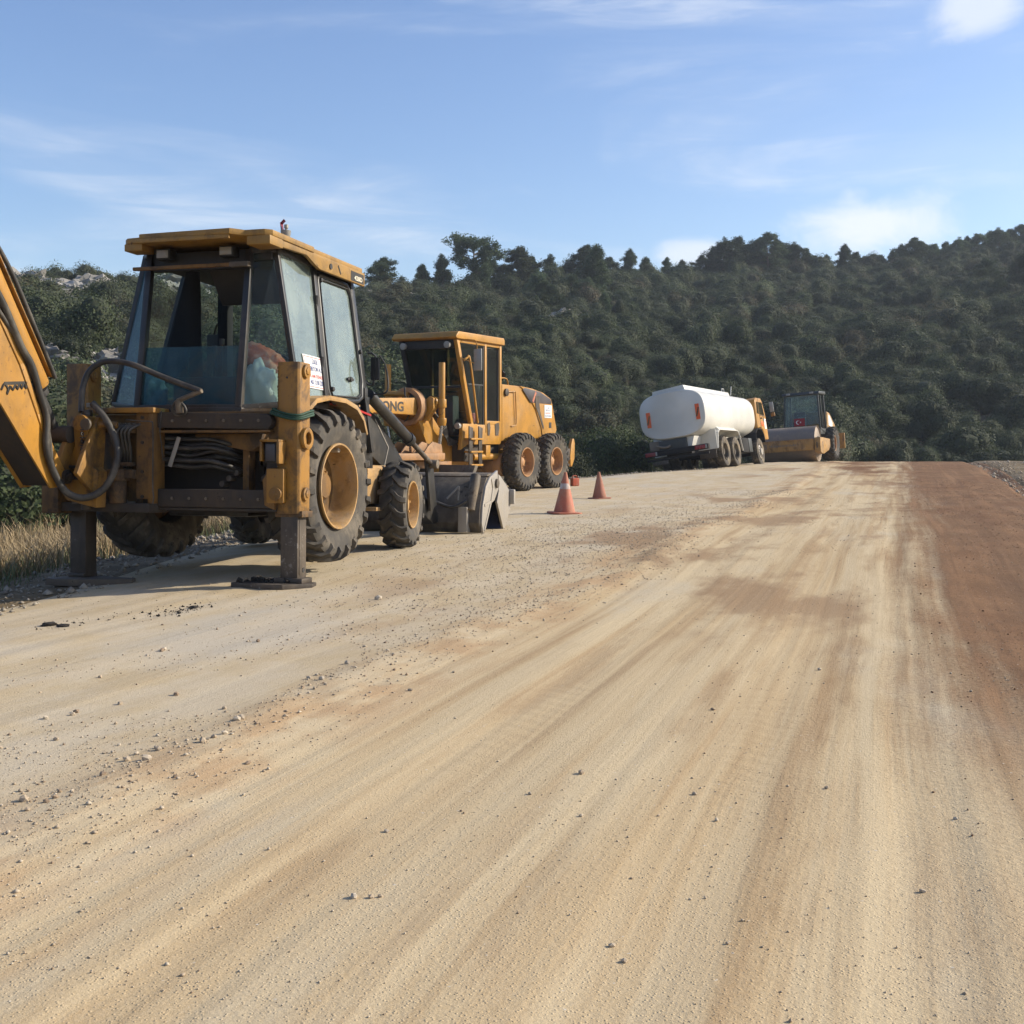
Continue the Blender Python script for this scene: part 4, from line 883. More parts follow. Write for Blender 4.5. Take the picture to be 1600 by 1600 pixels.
# loose things kept in the backhoe cab
def lumpy(name, mat, label, cat, M, sx, sy, sz, seed, amp=.38, group=None):
    bm = bmesh.new(); bmesh.ops.create_icosphere(bm, subdivisions=4, radius=1)
    r = random.Random(seed); o = Vector((r.random() * 9, r.random() * 9, r.random() * 9))
    from mathutils import noise as mn
    for v in bm.verts:
        p = v.co.copy(); d = 1 + amp * mn.noise(p * 1.4 + o) + amp * .7 * (.4 - abs(mn.noise(p * 2.6 + o))) + amp * .5 * (.3 - abs(mn.noise(p * 5.5 + o))) + amp * .2 * mn.noise(p * 11 + o)
        p = p * d; p.z = max(p.z, -.72); v.co = Vector((p.x * sx, p.y * sy, (p.z + .72) * sz))
    for f in bm.faces: f.smooth = True
    me = bpy.data.meshes.new(name); bm.to_mesh(me); bm.free()
    o_ = link(name, me, mat); o_.matrix_world = M; return tag(o_, label, cat, group)
lumpy('sack', 'sack_white', 'crumpled whitish plastic sack behind the rear corner glass of the backhoe cab', 'sack', BM @ Matrix.Translation((.50, .55, 1.50)), .17, .14, .30, 3)
lumpy('bag', 'sack_orange', 'orange and white bag on top of the sack in the backhoe cab', 'bag', BM @ Matrix.Translation((.44, .62, 1.95)) @ Matrix.Rotation(.35, 4, 'Y'), .20, .12, .12, 5)
lumpy('sack', 'sack_white', 'small pale sack in the left rear corner of the backhoe cab', 'sack', BM @ Matrix.Translation((-.66, .52, 1.50)), .16, .12, .22, 9)
def jacket():
    mb = MB(); prof = [(3.0, .06, .05), (2.75, .10, .06), (2.55, .13, .07), (2.3, .16, .08), (2.05, .19, .09), (1.88, .21, .09)]
    n = 20; vs_ = []
    for k, (z, a, b) in enumerate(prof):
        for i in range(n):
            th = 2 * math.pi * i / n; fold = 1 + .22 * math.sin(th * 5 + k * .35) * (k / 5)
            vs_.append((-.42 - .03 * k + a * math.cos(th) * fold, .88 + b * math.sin(th) * fold, z - .03))
    mb.add(vs_, [(k * n + i, k * n + (i + 1) % n, (k + 1) * n + (i + 1) % n, (k + 1) * n + i) for k in range(5) for i in range(n)] + [tuple(range(5 * n, 6 * n)), tuple(range(n))[::-1]])
    o = mb.build('jacket', 'cloth_dark', angle=80); o.matrix_world = BM; tag(o, 'black jacket hanging from the ceiling inside the backhoe cab', 'jacket')
jacket()

# ------------------------------------------------------------------ motor grader (frame: X towards its lit side, Y to its rear)
def grader():
    M = frame((-.6715, 28.0634, .088), 28)
    T = empty('motor_grader', 'yellow motor grader parked nose-on behind the backhoe bucket', 'grader', M=M)
    G, O, K = 'grader_yellow', 'grader_orange', 'plastic_black'
    spec = (.685, .37, .325, 26, .030, .085, 'block')
    rimp = [(.145, .345), (.16, .340), (.16, .322), (.13, .305), (.02, .295), (-.04, .27)]
    disc = [(-.04, .275), (-.05, .18), (-.02, .13), (.03, .10), (.05, .07), (.055, 0)]
    for sx in (1, -1):
        for y in (.0, 1.57): wheel(T, (1.015 * sx, y, .685), sx, 'grader', spec, rimp, disc, O, 'rubber', 0, 8, .15, -.02, .3 * y)
        wheel(T, (.98 * sx, -6.1, .685), sx, 'grader', spec, rimp, disc, O, 'rubber', 0, 8, .15, -.02, .1)
        MB().prism([(-.42, .55), (-.30, .98), (1.87, .98), (2.0, .55), (1.85, .42), (-.3, .42)], 0, .58 * sx, .80 * sx).build('tandem_case', G, T, .03)
        rod('tandem_hub', O, T, (.80 * sx, -.42, .62), (.30 * sx, -.42, .62), .26, n=24, bevel=.02)
    # rear frame and hood
    bx('rear_frame', G, T, -.45, .45, -.5, 2.35, .78, 1.16, .02)
    bx('axle_housing', G, T, -.58, .58, .55, 1.0, .5, .9, .05)
    hp = [(-.47, 1.17), (2.14, 1.17), (2.36, 1.46), (2.10, 2.12), (2.02, 2.22), (1.6, 2.35), (1.0, 2.43), (.40, 2.475), (-.47, 2.485)]
    hd = MB().prism(hp, 0, -.75, .75).build('hood', G, T, .03, 3)
    # rear side panel of the hood stands a little proud
    MB().prism([(.34, 2.478), (1.0, 2.438), (1.6, 2.358), (2.025, 2.225), (2.115, 2.10), (2.366, 1.46), (2.14, 1.172), (1.62, 1.172), (1.52, 1.50), (1.2, 1.95), (.72, 2.36)], 0, .752, .775).build('hood_panel', G, hd, .008)
    MB().prism([(.50, 2.40), (.62, 2.44), (1.4, 2.375), (1.98, 2.22), (2.05, 2.15), (2.04, 2.09), (.92, 2.10)], 0, .776, .782).build('hood_grille', 'grader_dash', hd, .003)
    mm = MB(); bar(mm, (.784, 1.03, 2.12), (.784, 1.2, 2.36), .075, .004, (1, 0, 0)); mm.build('grille_stripe', 'cone_orange', hd)
    MB().prism([(1.16, 2.27), (1.38, 2.27), (1.36, 2.12), (1.42, 1.9), (1.62, 1.52), (1.60, 1.46), (1.36, 1.80), (1.18, 2.0)], 0, .785, .79).build('decal', 'leg_steel', hd)
    nb = bx('notice', 'sign_white', hd, .782, .786, 1.66, 2.06, 1.745, 2.06, .001)
    for z, w, m_ in ((1.985, .10, 'print_blue'), (1.925, .30, 'print_blue'), (1.855, .30, 'print_red'), (1.785, .32, 'print_blue')):
        text({1.985: 'İ.B.B.', 1.925: 'İZBETON A.Ş.', 1.855: 'SELAM DİNLEYİ', 1.785: '462 12 00 İZMİR'}[z], .055, (.786, 1.86 - w / 2, z - .01), (0, 1, 0), (0, 0, 1), m_, nb, width=w, bold=.02)
    bx('hood_vent', K, hd, .776, .781, 1.92, 2.06, 1.50, 1.64, .003)
    hose('hood_handle', G, hd, [(.765, -.18, 2.32), (.79, .05, 2.33), (.79, .12, 2.28), (.79, .16, 1.62), (.79, .05, 1.54), (.765, -.05, 1.52)], .016, 6)
    MB().prism([(-.60, 1.17), (-.47, 1.17), (-.47, 2.44), (-.53, 2.44)], 0, -.72, .72).build('hood_front', O, T, .01)
    rod('latch', 'leg_steel', hd, (.75, -.30, 2.30), (.80, -.30, 2.30), .09, n=12, bevel=.01)
    rod('exhaust', 'leg_steel', hd, (.45, -.05, 2.45), (.45, -.05, 2.72), .05, n=12); rod('rain_cap', 'leg_steel', hd, (.45, -.02, 2.72), (.45, .16, 2.80), .14, .02, 12)
    hose('grab_rail', G, hd, [(.68, -.42, 2.48), (.68, -.42, 2.62), (.68, -.12, 2.62), (.68, -.05, 2.48)], .018, 6, 3)
    # ripper lug behind
    MB().box(-.25, .25, 2.3, 3.4, .62, .78).build('ripper_beam', O, T, .02)
    MB().prism([(3.62, .56), (3.70, .50), (3.86, .72), (3.88, 1.12), (3.82, 1.24), (3.74, 1.24), (3.66, 1.1), (3.60, .8)], 0, .50, .58).build('ripper_plate', G, T, .012)
    bx('ripper_link', 'leg_steel', T, .40, .56, 2.5, 3.7, .70, .98, .01)
    # cab
    zf, zr_ = 1.58, 3.37
    fp = [(.70, -2.44, 3.37), (.70, -1.84, 1.58)]; rp_ = [(.70, -.52, 3.37), (.70, -.52, 1.18)]; mp = [(.70, -1.21, 3.37), (.70, -1.21, 1.35)]
    cfm = MB(); cfk = MB()
    for sx in (1, -1):
        q = lambda p: (p[0] * sx, p[1], p[2])
        bar(cfm if sx > 0 else cfk, q(fp[0]), q(fp[1]), .10, .09, (1, 0, 0)); bar(cfm, q(rp_[0]), q(rp_[1]), .09, .09, (1, 0, 0)); bar(cfm, q(mp[0]), q(mp[1]), .085, .08, (1, 0, 0))
        bar(cfm, q(fp[1]), q((.70, -1.62, 1.15)), .10, .09, (1, 0, 0))
        bar(cfm, q((.70, -2.44, 3.34)), q((.70, -.5, 3.34)), .08, .07, (1, 0, 0)); bar(cfm, q((.70, -1.25, 1.58)), q((.70, -.5, 1.58)), .10, .075, (1, 0, 0))
    cfm.build('cab_frame', G, T, .008); cfk.build('front_pillar', K, T, .008)
    bx('cab_side_panel', G, T, .655, .74, -1.66, -.50, 1.10, 1.54, .012)
    for y0, y1 in ((-1.16, -1.02), (-.80, -.60)): MB().prism([(y0, 1.56), (y1 - .03, 1.60), (y1, 1.48), (y1 - .04, 1.30), (y0 + .02, 1.30)], 0, .745, .752).build('decal', 'leg_steel', T)
    bx('cab_side_panel', G, T, -.74, -.655, -1.66, -.50, 1.10, 1.54, .012)
    MB().prism([(-2.62, 3.40), (-2.60, 3.44), (-2.50, 3.53), (-.46, 3.53), (-.42, 3.48), (-.42, 3.37), (-2.55, 3.37)], 0, -.86, .80).build('roof', G, T, .02, 3)
    MB().prism([(-.42, 1.12), (-1.6, 1.12), (-1.6, 1.28), (-.42, 1.28)], 0, -.65, .65).build('cab_floor', K, T, .01)
    bx('rear_wall', K, T, -.66, .66, -.56, -.50, 1.28, 1.9, .01)
    MB().box(-.64, .64, -2.46, -2.38, 3.18, 3.36).build('front_header', K, T, .01)
    FL = lambda z: -2.44 + (.60) * (3.37 - z) / 1.79
    pane('windscreen', 'glass_dark', T, [(-.64, FL(2.40), 2.40), (.64, FL(2.40), 2.40), (.64, FL(3.18), 3.18), (-.64, FL(3.18), 3.18)])
    pane('lower_windscreen', 'glass', T, [(-.64, FL(1.60), 1.60), (.64, FL(1.60), 1.60), (.64, FL(2.33), 2.33), (-.64, FL(2.33), 2.33)])
    wr = MB(); bar(wr, (-.66, FL(2.365), 2.365), (.66, FL(2.365), 2.365), .07, .05, (0, 0, 1)); bar(wr, (-.66, FL(1.6), 1.58), (.66, FL(1.6), 1.58), .07, .05, (0, 0, 1)); wr.build('window_bar', K, T, .006)
    d = MB(); bar(d, (.70, FL(3.3) + .06, 3.30), (.70, -1.26, 3.30), .035, .03, (1, 0, 0)); bar(d, (.70, -1.27, 3.3), (.70, -1.27, 1.40), .04, .03, (1, 0, 0)); bar(d, (.70, FL(3.3) + .07, 3.3), (.70, FL(1.7) + .07, 1.7), .04, .03, (1, 0, 0)); bar(d, (.70, FL(1.7) + .07, 1.7), (.70, -1.5, 1.40), .04, .03, (1, 0, 0)); bar(d, (.70, -1.5, 1.40), (.70, -1.27, 1.40), .04, .03, (1, 0, 0)); bar(d, (.70, FL(2.42) + .05, 2.42), (.70, -1.27, 2.42), .035, .03, (1, 0, 0))
    dr = d.build('door', K, T, .005)
    pane('door_window', 'glass_dark', dr, [(.70, FL(2.45) + .08, 2.45), (.70, -1.29, 2.45), (.70, -1.29, 3.28), (.70, FL(3.28) + .08, 3.28)])
    pane('door_window', 'glass', dr, [(.70, FL(1.7) + .1, 1.72), (.70, -1.5, 1.42), (.70, -1.29, 1.42), (.70, -1.29, 2.40), (.70, FL(2.4) + .08, 2.40)])
    sw = MB().tube([(.70, -1.13, 1.62), (.70, -1.13, 3.26), (.70, -.60, 3.26), (.70, -.60, 1.62), (.70, -1.13, 1.62)], .025, 6, 1).build('side_window', K, T, angle=60)
    pane('side_glass', 'glass_dark', sw, [(.70, -1.13, 1.62), (.70, -.60, 1.62), (.70, -.60, 3.26), (.70, -1.13, 3.26)])
    pane('left_glass', 'glass_dark', T, [(-.70, FL(1.6), 1.6), (-.70, -.56, 1.6), (-.70, -.56, 3.3), (-.70, FL(3.3), 3.3)])
    pane('rear_glass', 'glass', T, [(-.66, -.52, 1.9), (.66, -.52, 1.9), (.66, -.52, 3.3), (-.66, -.52, 3.3)])
    for x_ in (-.56, .56): rod('work_lamp', 'lamp_clear', T, (x_, -2.62, 3.24), (x_, -2.52, 3.25), .075, .06, 16, .008)
    hose('grab_rail', G, T, [(.745, -2.20, 2.92), (.78, -2.12, 2.98), (.80, -2.02, 2.92), (.80, -1.72, 1.70), (.76, -1.62, 1.62)], .024, 8, 4)
    mr = bx('mirror', 'lamp_clear', T, .93, 1.13, -2.10, -2.06, 2.70, 3.17, .03); hose('mirror_arm', G, mr, [(.72, -2.3, 3.36), (.98, -2.12, 3.36), (1.0, -2.06, 3.16)], .012, 6, 2)
    hose('mirror_stay', G, mr, [(.74, -2.35, 2.98), (.95, -2.1, 2.86)], .010, 6, 1)
    MB().box(-.28, .28, -1.05, -.62, 1.7, 1.86).box(-.26, .26, -.72, -.60, 1.84, 2.5).build('seat', 'seat_dark', T, .05)
    MB().box(-.35, .35, -2.0, -1.72, 1.3, 2.18).build('console', K, T, .05); 
    MB().lathe([(-.014, .2), (0, .214), (.014, .2), (0, .186)], 24, (0, -1.62, 2.28), 2, True).build('steering_wheel', K, T, angle=80)
    ex = rod('fire_extinguisher', 'fire_red', T, (.60, -1.62, 1.38), (.60, -1.62, 1.80), .085, n=16, bevel=.03)
    # ladder
    ld = MB()
    for y_ in (-2.28, -1.86): ld.prism([(y_, 1.50), (y_ + .17, 1.46), (y_ + .15, 1.25), (y_ + .14, .60), (y_, .60)], 0, .90, .93)
    lo = ld.build('ladder', 'leg_steel', T, .008)
    for z in (1.20, .92, .63): bx('rung', G, lo, .78, .97, -2.26, -1.74, z, z + .04, .006)
    MB().prism([(-2.40, .98), (-2.30, 1.55), (-1.66, 1.55), (-1.66, 1.10), (-2.1, 1.10)], 0, .70, .78).build('step_plate', G, T, .01)
    rod('lamp', 'lamp_clear', T, (.72, -2.46, 1.50), (.72, -2.38, 1.50), .07, n=14, bevel=.01)
    bx('underbelly', 'dirty_iron', T, -.5, .62, -2.0, -.4, .72, 1.1, .02); rod('side_pipe', G, T, (.66, -1.7, .82), (.66, -.3, .82), .075, n=14)
    bx('tool_box', G, T, .5, .74, -1.2, -1.0, .80, 1.08, .01)
    # gooseneck main frame
    side_ = [(-6.4, 1.25), (-6.3, 1.72), (-5.2, 2.02), (-3.45, 2.08), (-3.1, 2.06), (-2.75, 1.92), (-2.30, 1.28), (-1.80, .98), (-1.0, .98), (-1.0, .46), (-2.1, .35), (-2.5, .44), (-3.07, 1.16), (-3.45, 1.72), (-5.0, 1.74), (-5.6, 1.55), (-5.8, 1.05), (-6.3, 1.0)]
    gn = MB().prism(side_, 0, -.20, .32).build('main_frame', G, T, .015)
    text('ONG', .27, (.3225, -4.72, 1.79), (0, 1, 0), (0, 0, 1), 'print_black', gn, width=.78, bold=.03)
    # saddle ring with lift cylinders
    rg = MB().lathe([(-.10, .30), (.10, .30), (.10, .40), (-.10, .40)], 32, (0, 0, 0), 0, True).build('saddle_ring', O, T, .01)
    rg.location = (.06, -3.36, 1.90); rg.rotation_euler = (0, 0, math.pi / 2)
    MB().prism([(.25, 1.62), (.40, 1.60), (.60, 1.86), (.60, 2.08), (.50, 2.12), (.30, 1.98), (.10, 2.0)], 1, -3.22, -3.05).prism([(-.2, 1.62), (-.35, 1.60), (-.6, 1.86), (-.6, 2.08), (-.50, 2.12), (-.30, 1.98), (-.10, 2.0)], 1, -3.22, -3.05).build('saddle_arm', G, T, .015)
    for x_ in (.67, -.70):
        c_ = MB().cyl((x_, -3.0, 1.60), (x_ + .01, -3.0, 2.83), .068, n=20).build('lift_cylinder', G, T, .008)
        MB().cyl((x_, -3.0, 1.88), (x_, -3.0, 2.06), .10, n=20).cyl((x_, -3.0, 1.56), (x_, -3.0, 1.66), .10, n=20).cyl((x_, -3.0, 1.50), (x_, -3.0, 1.58), .085, .1, 20).build('collar', G, c_, .01)
        rod('pivot_boss', G, c_, (x_ * .80, -3.16, 2.0), (x_ * .80, -3.0, 2.0), .115, n=20, bevel=.015); rod('pivot_cap', 'plastic_black', c_, (x_ * .80, -3.175, 2.0), (x_ * .80, -3.155, 2.0), .075, n=20)
        rod('piston_rod', 'chrome', c_, (x_, -3.0, 1.55), (x_ - .08 * (1 if x_ > 0 else -1), -3.0, .95), .038, n=12); rod('rod_sleeve', O, c_, (x_ - .075 * (1 if x_ > 0 else -1), -3.0, 1.0), (x_ - .09 * (1 if x_ > 0 else -1), -3.0, .62), .045, n=12)
    rod('shift_cylinder', G, T, (-.45, -3.5, 2.18), (.10, -3.4, 2.16), .06, n=14, bevel=.008)
    hose('hydraulic_hose', 'hose', T, [(.10, -3.55, 2.30), (.16, -3.62, 2.1), (.20, -3.5, 1.85), (.05, -3.45, 1.60), (-.2, -3.4, 1.55)], .02, 6)
    for i in range(5): hose('hydraulic_hose', 'hose', T, [(.45 - .05 * i, -2.9, 1.75 + .04 * i), (.52, -2.6, 1.5 - .06 * i), (.45, -2.35, 1.25 - .04 * i), (.55, -2.1, 1.15), (.5, -1.8, 1.05)], .018, 6)
    # drawbar, circle, blade
    dbar = MB().prism([(-.30, -5.6), (.30, -5.6), (.75, -3.6), (.75, -3.0), (-.75, -3.0), (-.75, -3.6)], 2, .78, .92).build('drawbar', O, T, .012)
    for x_ in (-.5, -.2, .1, .4, .66): MB().prism([(-3.75, .92), (-3.0, .92), (-3.05, 1.10), (-3.4, 1.16), (-3.6, 1.05)], 0, x_, x_ + .03).build('drawbar_rib', O, dbar, .004)
    MB().lathe([(.60, .62), (.60, .78), (.74, .78), (.74, .62)], 40, (0, -3.0, 0), 2, True).build('circle', O, T, .006)
    MB().prism([(-3.05, .10), (-2.95, .08), (-3.02, .30), (-3.02, .46), (-2.92, .66), (-3.0, .68), (-3.10, .48), (-3.10, .28)], 0, -1.85, 1.85).build('moldboard', 'bucket_steel', T, .006)
    [c for c in T.children if c.name.startswith('moldboard')][0].matrix_local = Matrix.Translation((0, -3.0, 0)) @ Matrix.Rotation(R(-16), 4, 'Z') @ Matrix.Translation((0, 3.0, 0))
    bx('front_axle', O, T, -.85, .85, -6.25, -5.95, .55, .85, .03)
    bx('front_frame', G, T, -.22, .30, -6.3, -5.9, .8, 1.3, .02)
    MB().prism([(.55, .50), (.80, .50), (.75, .62), (.70, .74), (.62, .74)], 1, -3.3, -3.1).build('blade_bracket', G, T, .01)
    return T
grader()

# ------------------------------------------------------------------ water tanker
def loopn(cx, cz, hw, hh, n=48, e=2.6):
    out = []
    for i in range(n):
        a = 2 * math.pi * i / n; c, s_ = math.cos(a), math.sin(a)
        out.append((cx + hw * abs(c) ** (2 / e) * (1 if c >= 0 else -1), cz + hh * abs(s_) ** (2 / e) * (1 if s_ >= 0 else -1)))
    return out
def tanker():
    M = frame((7.511, 41.0, .407), 26.5, -.7, -9)
    T = empty('water_tanker', 'white water tank truck with yellow cab tilting on the left roadside', 'tanker truck', M=M)
    K = 'truck_black'; cx = -1.12
    # tank with dished ends
    tk = MB(); rings = []
    st = [(-1.985, .955), (-1.955, .99), (-1.90, 1.0), (0, 1.0), (2.4, 1.0), (4.25, 1.0), (4.36, .985), (4.44, .88)]
    n = 56
    for y, k in st:
        lp = loopn(cx, 1.92, 1.16 * k, .80 * k, n, 3.1)
        rings.append([(x, y, z) for x, z in lp])
    vs_ = [p for r_ in rings for p in r_]; m = len(rings)
    fs = [(k * n + i, k * n + (i + 1) % n, (k + 1) * n + (i + 1) % n, (k + 1) * n + i) for k in range(m - 1) for i in range(n)]
    fs += [tuple(range(n))[::-1], tuple(range((m - 1) * n, m * n))]
    tank = tk.add(vs_, fs).build('tank', 'tank_white', T, 0, angle=40)
    for y_ in (-.2, 1.45, 3.1):
        lp = loopn(cx, 1.92, 1.163, .803, 56, 3.1); sm = MB(); sm.add([(x, y_ - .012, z) for x, z in lp] + [(x, y_ + .012, z) for x, z in lp], [(i, (i + 1) % 56, 56 + (i + 1) % 56, 56 + i) for i in range(56)]); sm.build('weld_seam', 'tank_white', tank)
    MB().prism([(cx - .62, 2.66), (cx - .60, 2.80), (cx + .50, 2.86), (cx + .56, 2.66)], 1, -1.90, 3.5).build('top_walkway', 'tank_white', tank, .01)
    mm = MB().tube([(cx + .4, 3.0, 2.84), (cx + .4, 3.05, 3.0), (cx + .4, 3.3, 3.0), (cx + .4, 3.35, 2.80)], .02, 6, 1).cyl((cx + .55, 3.6, 2.75), (cx + .60, 3.66, 3.08), .018).build('manhole_handle', 'tank_white', tank)
    for x0, z0 in ((cx - .90, 1.60), (cx + .84, 1.62)):
        r_ = MB().box(x0, x0 + .14, -2.005, -1.985, z0, z0 + .52); ro = r_.build('reflector_strip', 'reflector_orange', tank)
        mm = MB(); bar(mm, (x0 + .02, -2.008, z0 + .10), (x0 + .12, -2.008, z0 + .40), .05, .004, (0, 1, 0)); mm.build('strip_band', 'yellow_worn_shaded', ro)
    # saddles, chassis
    MB().prism([(cx - .62, 1.12), (cx - .52, .80), (cx + .50, .80), (cx + .62, 1.12)], 1, -1.80, 4.2).build('tank_saddle', 'tank_white', T, .01)
    bx('chassis', K, T, cx - .45, cx + .45, -1.75, 6.2, .55, .80, .02)
    bx('rear_box', 'roller_dark', T, cx - .62, cx + .36, -1.90, -1.6, .76, 1.10, .01)
    bx('rear_bumper', K, T, cx - 1.15, cx + 1.12, -2.0, -1.86, .60, .78, .012)
    bx('underrun_bar', K, T, cx - 1.1, cx + 1.1, -1.95, -1.87, .44, .52, .01)
    for x0 in (cx - 1.10, cx + .66):
        l_ = bx('rear_lamp', K, T, x0 - .03, x0 + .45, -2.03, -2.0, .60, .78, .006); bx('lens', 'lamp_red', l_, x0, x0 + .36, -2.045, -2.03, .625, .755, .006); bx('lens', 'lamp_clear', l_, x0 + .365, x0 + .42, -2.045, -2.03, .625, .755, .004)
    bx('number_plate', 'leg_steel', T, cx - .9, cx - .35, -1.98, -1.965, .30, .42, .004)
    bx('mudguard_flap', 'leg_steel', T, cx + .45, cx + 1.05, -.95, -.92, .32, .62, .004)
    bx('pump_box', 'print_grey', T, cx - .98, cx - .60, -1.85, -1.2, .80, 1.12, .03)
    hose('hose', 'print_grey', T, [(cx - .7, -1.95, .95), (cx - .4, -1.98, .86), (cx - .2, -1.95, .9)], .04, 8)
    # wheel arches on both sides
    for sx in (1, -1):
        x0 = cx + 1.15 * sx; x1 = cx + .55 * sx; a, b = sorted((x0, x1))
        pr = [(-.95, .62), (-.72, 1.16), (-.52, 1.27), (1.72, 1.27), (1.95, 1.12)]
        m_ = MB(); bar(m_, (cx + 1.12 * sx, 1.95, 1.12), (cx + 1.12 * sx, 2.16, .55), .06, .03, (0, 1, .4))
        for p, q in zip(pr[:-1], pr[1:]): bar(m_, ((a + b) / 2, *p), ((a + b) / 2, *q), b - a, .03, (0, q[1] - p[1], p[0] - q[0]))
        mg = m_.build('mudguard', 'tank_white', T, .006)
        MB().hexa([(cx + .5 * sx, -.7, 1.27), (cx + 1.13 * sx, -.52, 1.28), (cx + 1.13 * sx, 1.72, 1.28), (cx + .5 * sx, 1.9, 1.27), (cx + .5 * sx, -.9, 1.60), (cx + .9 * sx, -.52, 1.50), (cx + .9 * sx, 1.72, 1.50), (cx + .5 * sx, 2.1, 1.60)]).build('mudguard_top', 'tank_white', mg, .01)
        bx('arch_panel', 'tank_white', mg, *sorted((cx + .40 * sx, cx + 1.12 * sx)), -.98, -.955, .62, 1.30, .004)
        spec = (.53, .30, .30, 40, .012, .05, 'rib')
        rim = [(.13, .315), (.14, .31), (.135, .29), (.05, .27), (-.02, .26)]; disc = [(-.02, .262), (-.03, .2), (.02, .15), (.06, .11), (.07, 0)]
        rimf = [(.13, .315), (.14, .31), (.13, .29), (.10, .27)]; discf = [(.10, .272), (.12, .22), (.13, .16), (.19, .13), (.20, 0)]
        for y in (.05, 1.40):
            w = wheel(T, (cx + .97 * sx, y, .53), sx, 'truck', spec, rim, disc, 'truck_rubber', 'truck_rubber', 0, 10, .17, .0)
            w2 = wheel(T, (cx + .64 * sx, y, .53), sx, 'truck', spec, rim, disc, 'truck_rubber', 'truck_rubber')
        wheel(T, (cx + .97 * sx, 4.72, .53), sx, 'truck', spec, rimf, discf, 'truck_rubber', 'truck_rubber', 0, 10, .18, .12, discmat='bucket_bright')
        rod('rear_axle', K, T, (cx, .05, .53), (cx + .6 * sx, .05, .53), .09); rod('rear_axle', K, T, (cx, 1.4, .53), (cx + .6 * sx, 1.4, .53), .09)
        # battery box, tank, step
        a, b = sorted((cx + .50 * sx, cx + 1.08 * sx)); fb = bx('fuel_tank', K, T, a, b, 2.45, 3.75, .50, 1.05, .08); bx('tank_rib', 'roller_dark', fb, *sorted((cx + 1.075 * sx, cx + 1.10 * sx)), 3.2, 3.65, .52, 1.03, .02)
        # front arch and cab side
        pr = [(4.05, .95), (4.12, 1.22), (4.42, 1.40), (5.0, 1.40), (5.3, 1.2), (5.36, .9)]
        m_ = MB(); a, b = sorted((cx + .7 * sx, cx + 1.18 * sx))
        for p, q in zip(pr[:-1], pr[1:]): bar(m_, ((a + b) / 2, *p), ((a + b) / 2, *q), b - a, .03, (0, q[1] - p[1], p[0] - q[0]))
        m_.build('front_arch', K, T, .006)
    bx('engine', K, T, cx - .45, cx + .45, 3.8, 5.4, .6, 1.35, .05); bx('front_axle', K, T, cx - .8, cx + .8, 4.62, 4.82, .42, .6, .03)
    cabp = [(4.55, 1.42), (4.55, 2.35), (4.62, 2.52), (4.85, 2.62), (5.5, 2.62), (5.70, 2.50), (5.95, 1.95), (5.98, 1.0), (5.42, 1.0), (5.32, 1.38), (5.0, 1.46)]
    cb = MB().prism(cabp, 0, cx - 1.17, cx + 1.17).build('cab', 'grader_yellow', T, .05, 3)
    for sx in (1, -1):
        xx = cx + 1.172 * sx
        dw = pane('side_window', 'glass_dark', cb, [(xx, 5.04, 1.96), (xx, 5.72, 1.96), (xx, 5.56, 2.45), (xx, 5.08, 2.45)], .012)
        pane('corner_window', 'glass_dark', cb, [(xx, 4.66, 2.0), (xx, 4.95, 1.98), (xx, 4.98, 2.45), (xx, 4.78, 2.45)], .012)
        hs_ = MB(); bar(hs_, (xx, 5.02, 1.45), (xx, 5.05, 2.6), .02, .008, (1, 0, 0)); bar(hs_, (xx, 5.0, 1.93), (xx, 5.9, 1.93), .02, .008, (1, 0, 0)); hs_.build('door_seam', 'print_black', cb)
        bx('door_handle', K, cb, *sorted((xx, xx + .03 * sx)), 5.12, 5.26, 1.80, 1.85, .006)
        bx('door_badge', 'reflector_orange', cb, *sorted((xx, xx + .004 * sx)), 5.15, 5.45, 1.52, 1.70, .001); bx('door_notice', 'sign_white', cb, *sorted((xx, xx + .004 * sx)), 5.58, 5.86, 1.42, 1.82, .001)
        mr = MB().tube([(xx, 5.70, 2.40), (xx + .15 * sx, 5.75, 2.46), (xx + .33 * sx, 5.8, 2.44), (xx + .34 * sx, 5.8, 1.86), (xx + .15 * sx, 5.8, 1.72), (xx, 5.8, 1.74)], .014, 6, 1).build('mirror_arm', K, cb)
        mo = bx('mirror', 'lamp_clear', cb, *sorted((xx + .24 * sx, xx + .40 * sx)), 5.74, 5.80, 2.04, 2.42, .02); bx('spot_mirror', 'yellow', mo, *sorted((xx + .26 * sx, xx + .42 * sx)), 5.72, 5.80, 1.86, 2.01, .02)
    pane('windscreen', 'glass_dark', cb, [(cx - 1.0, 5.965, 1.96), (cx + 1.0, 5.965, 1.96), (cx + 1.0, 5.74, 2.46), (cx - 1.0, 5.74, 2.46)], .012)
    return T
tanker()

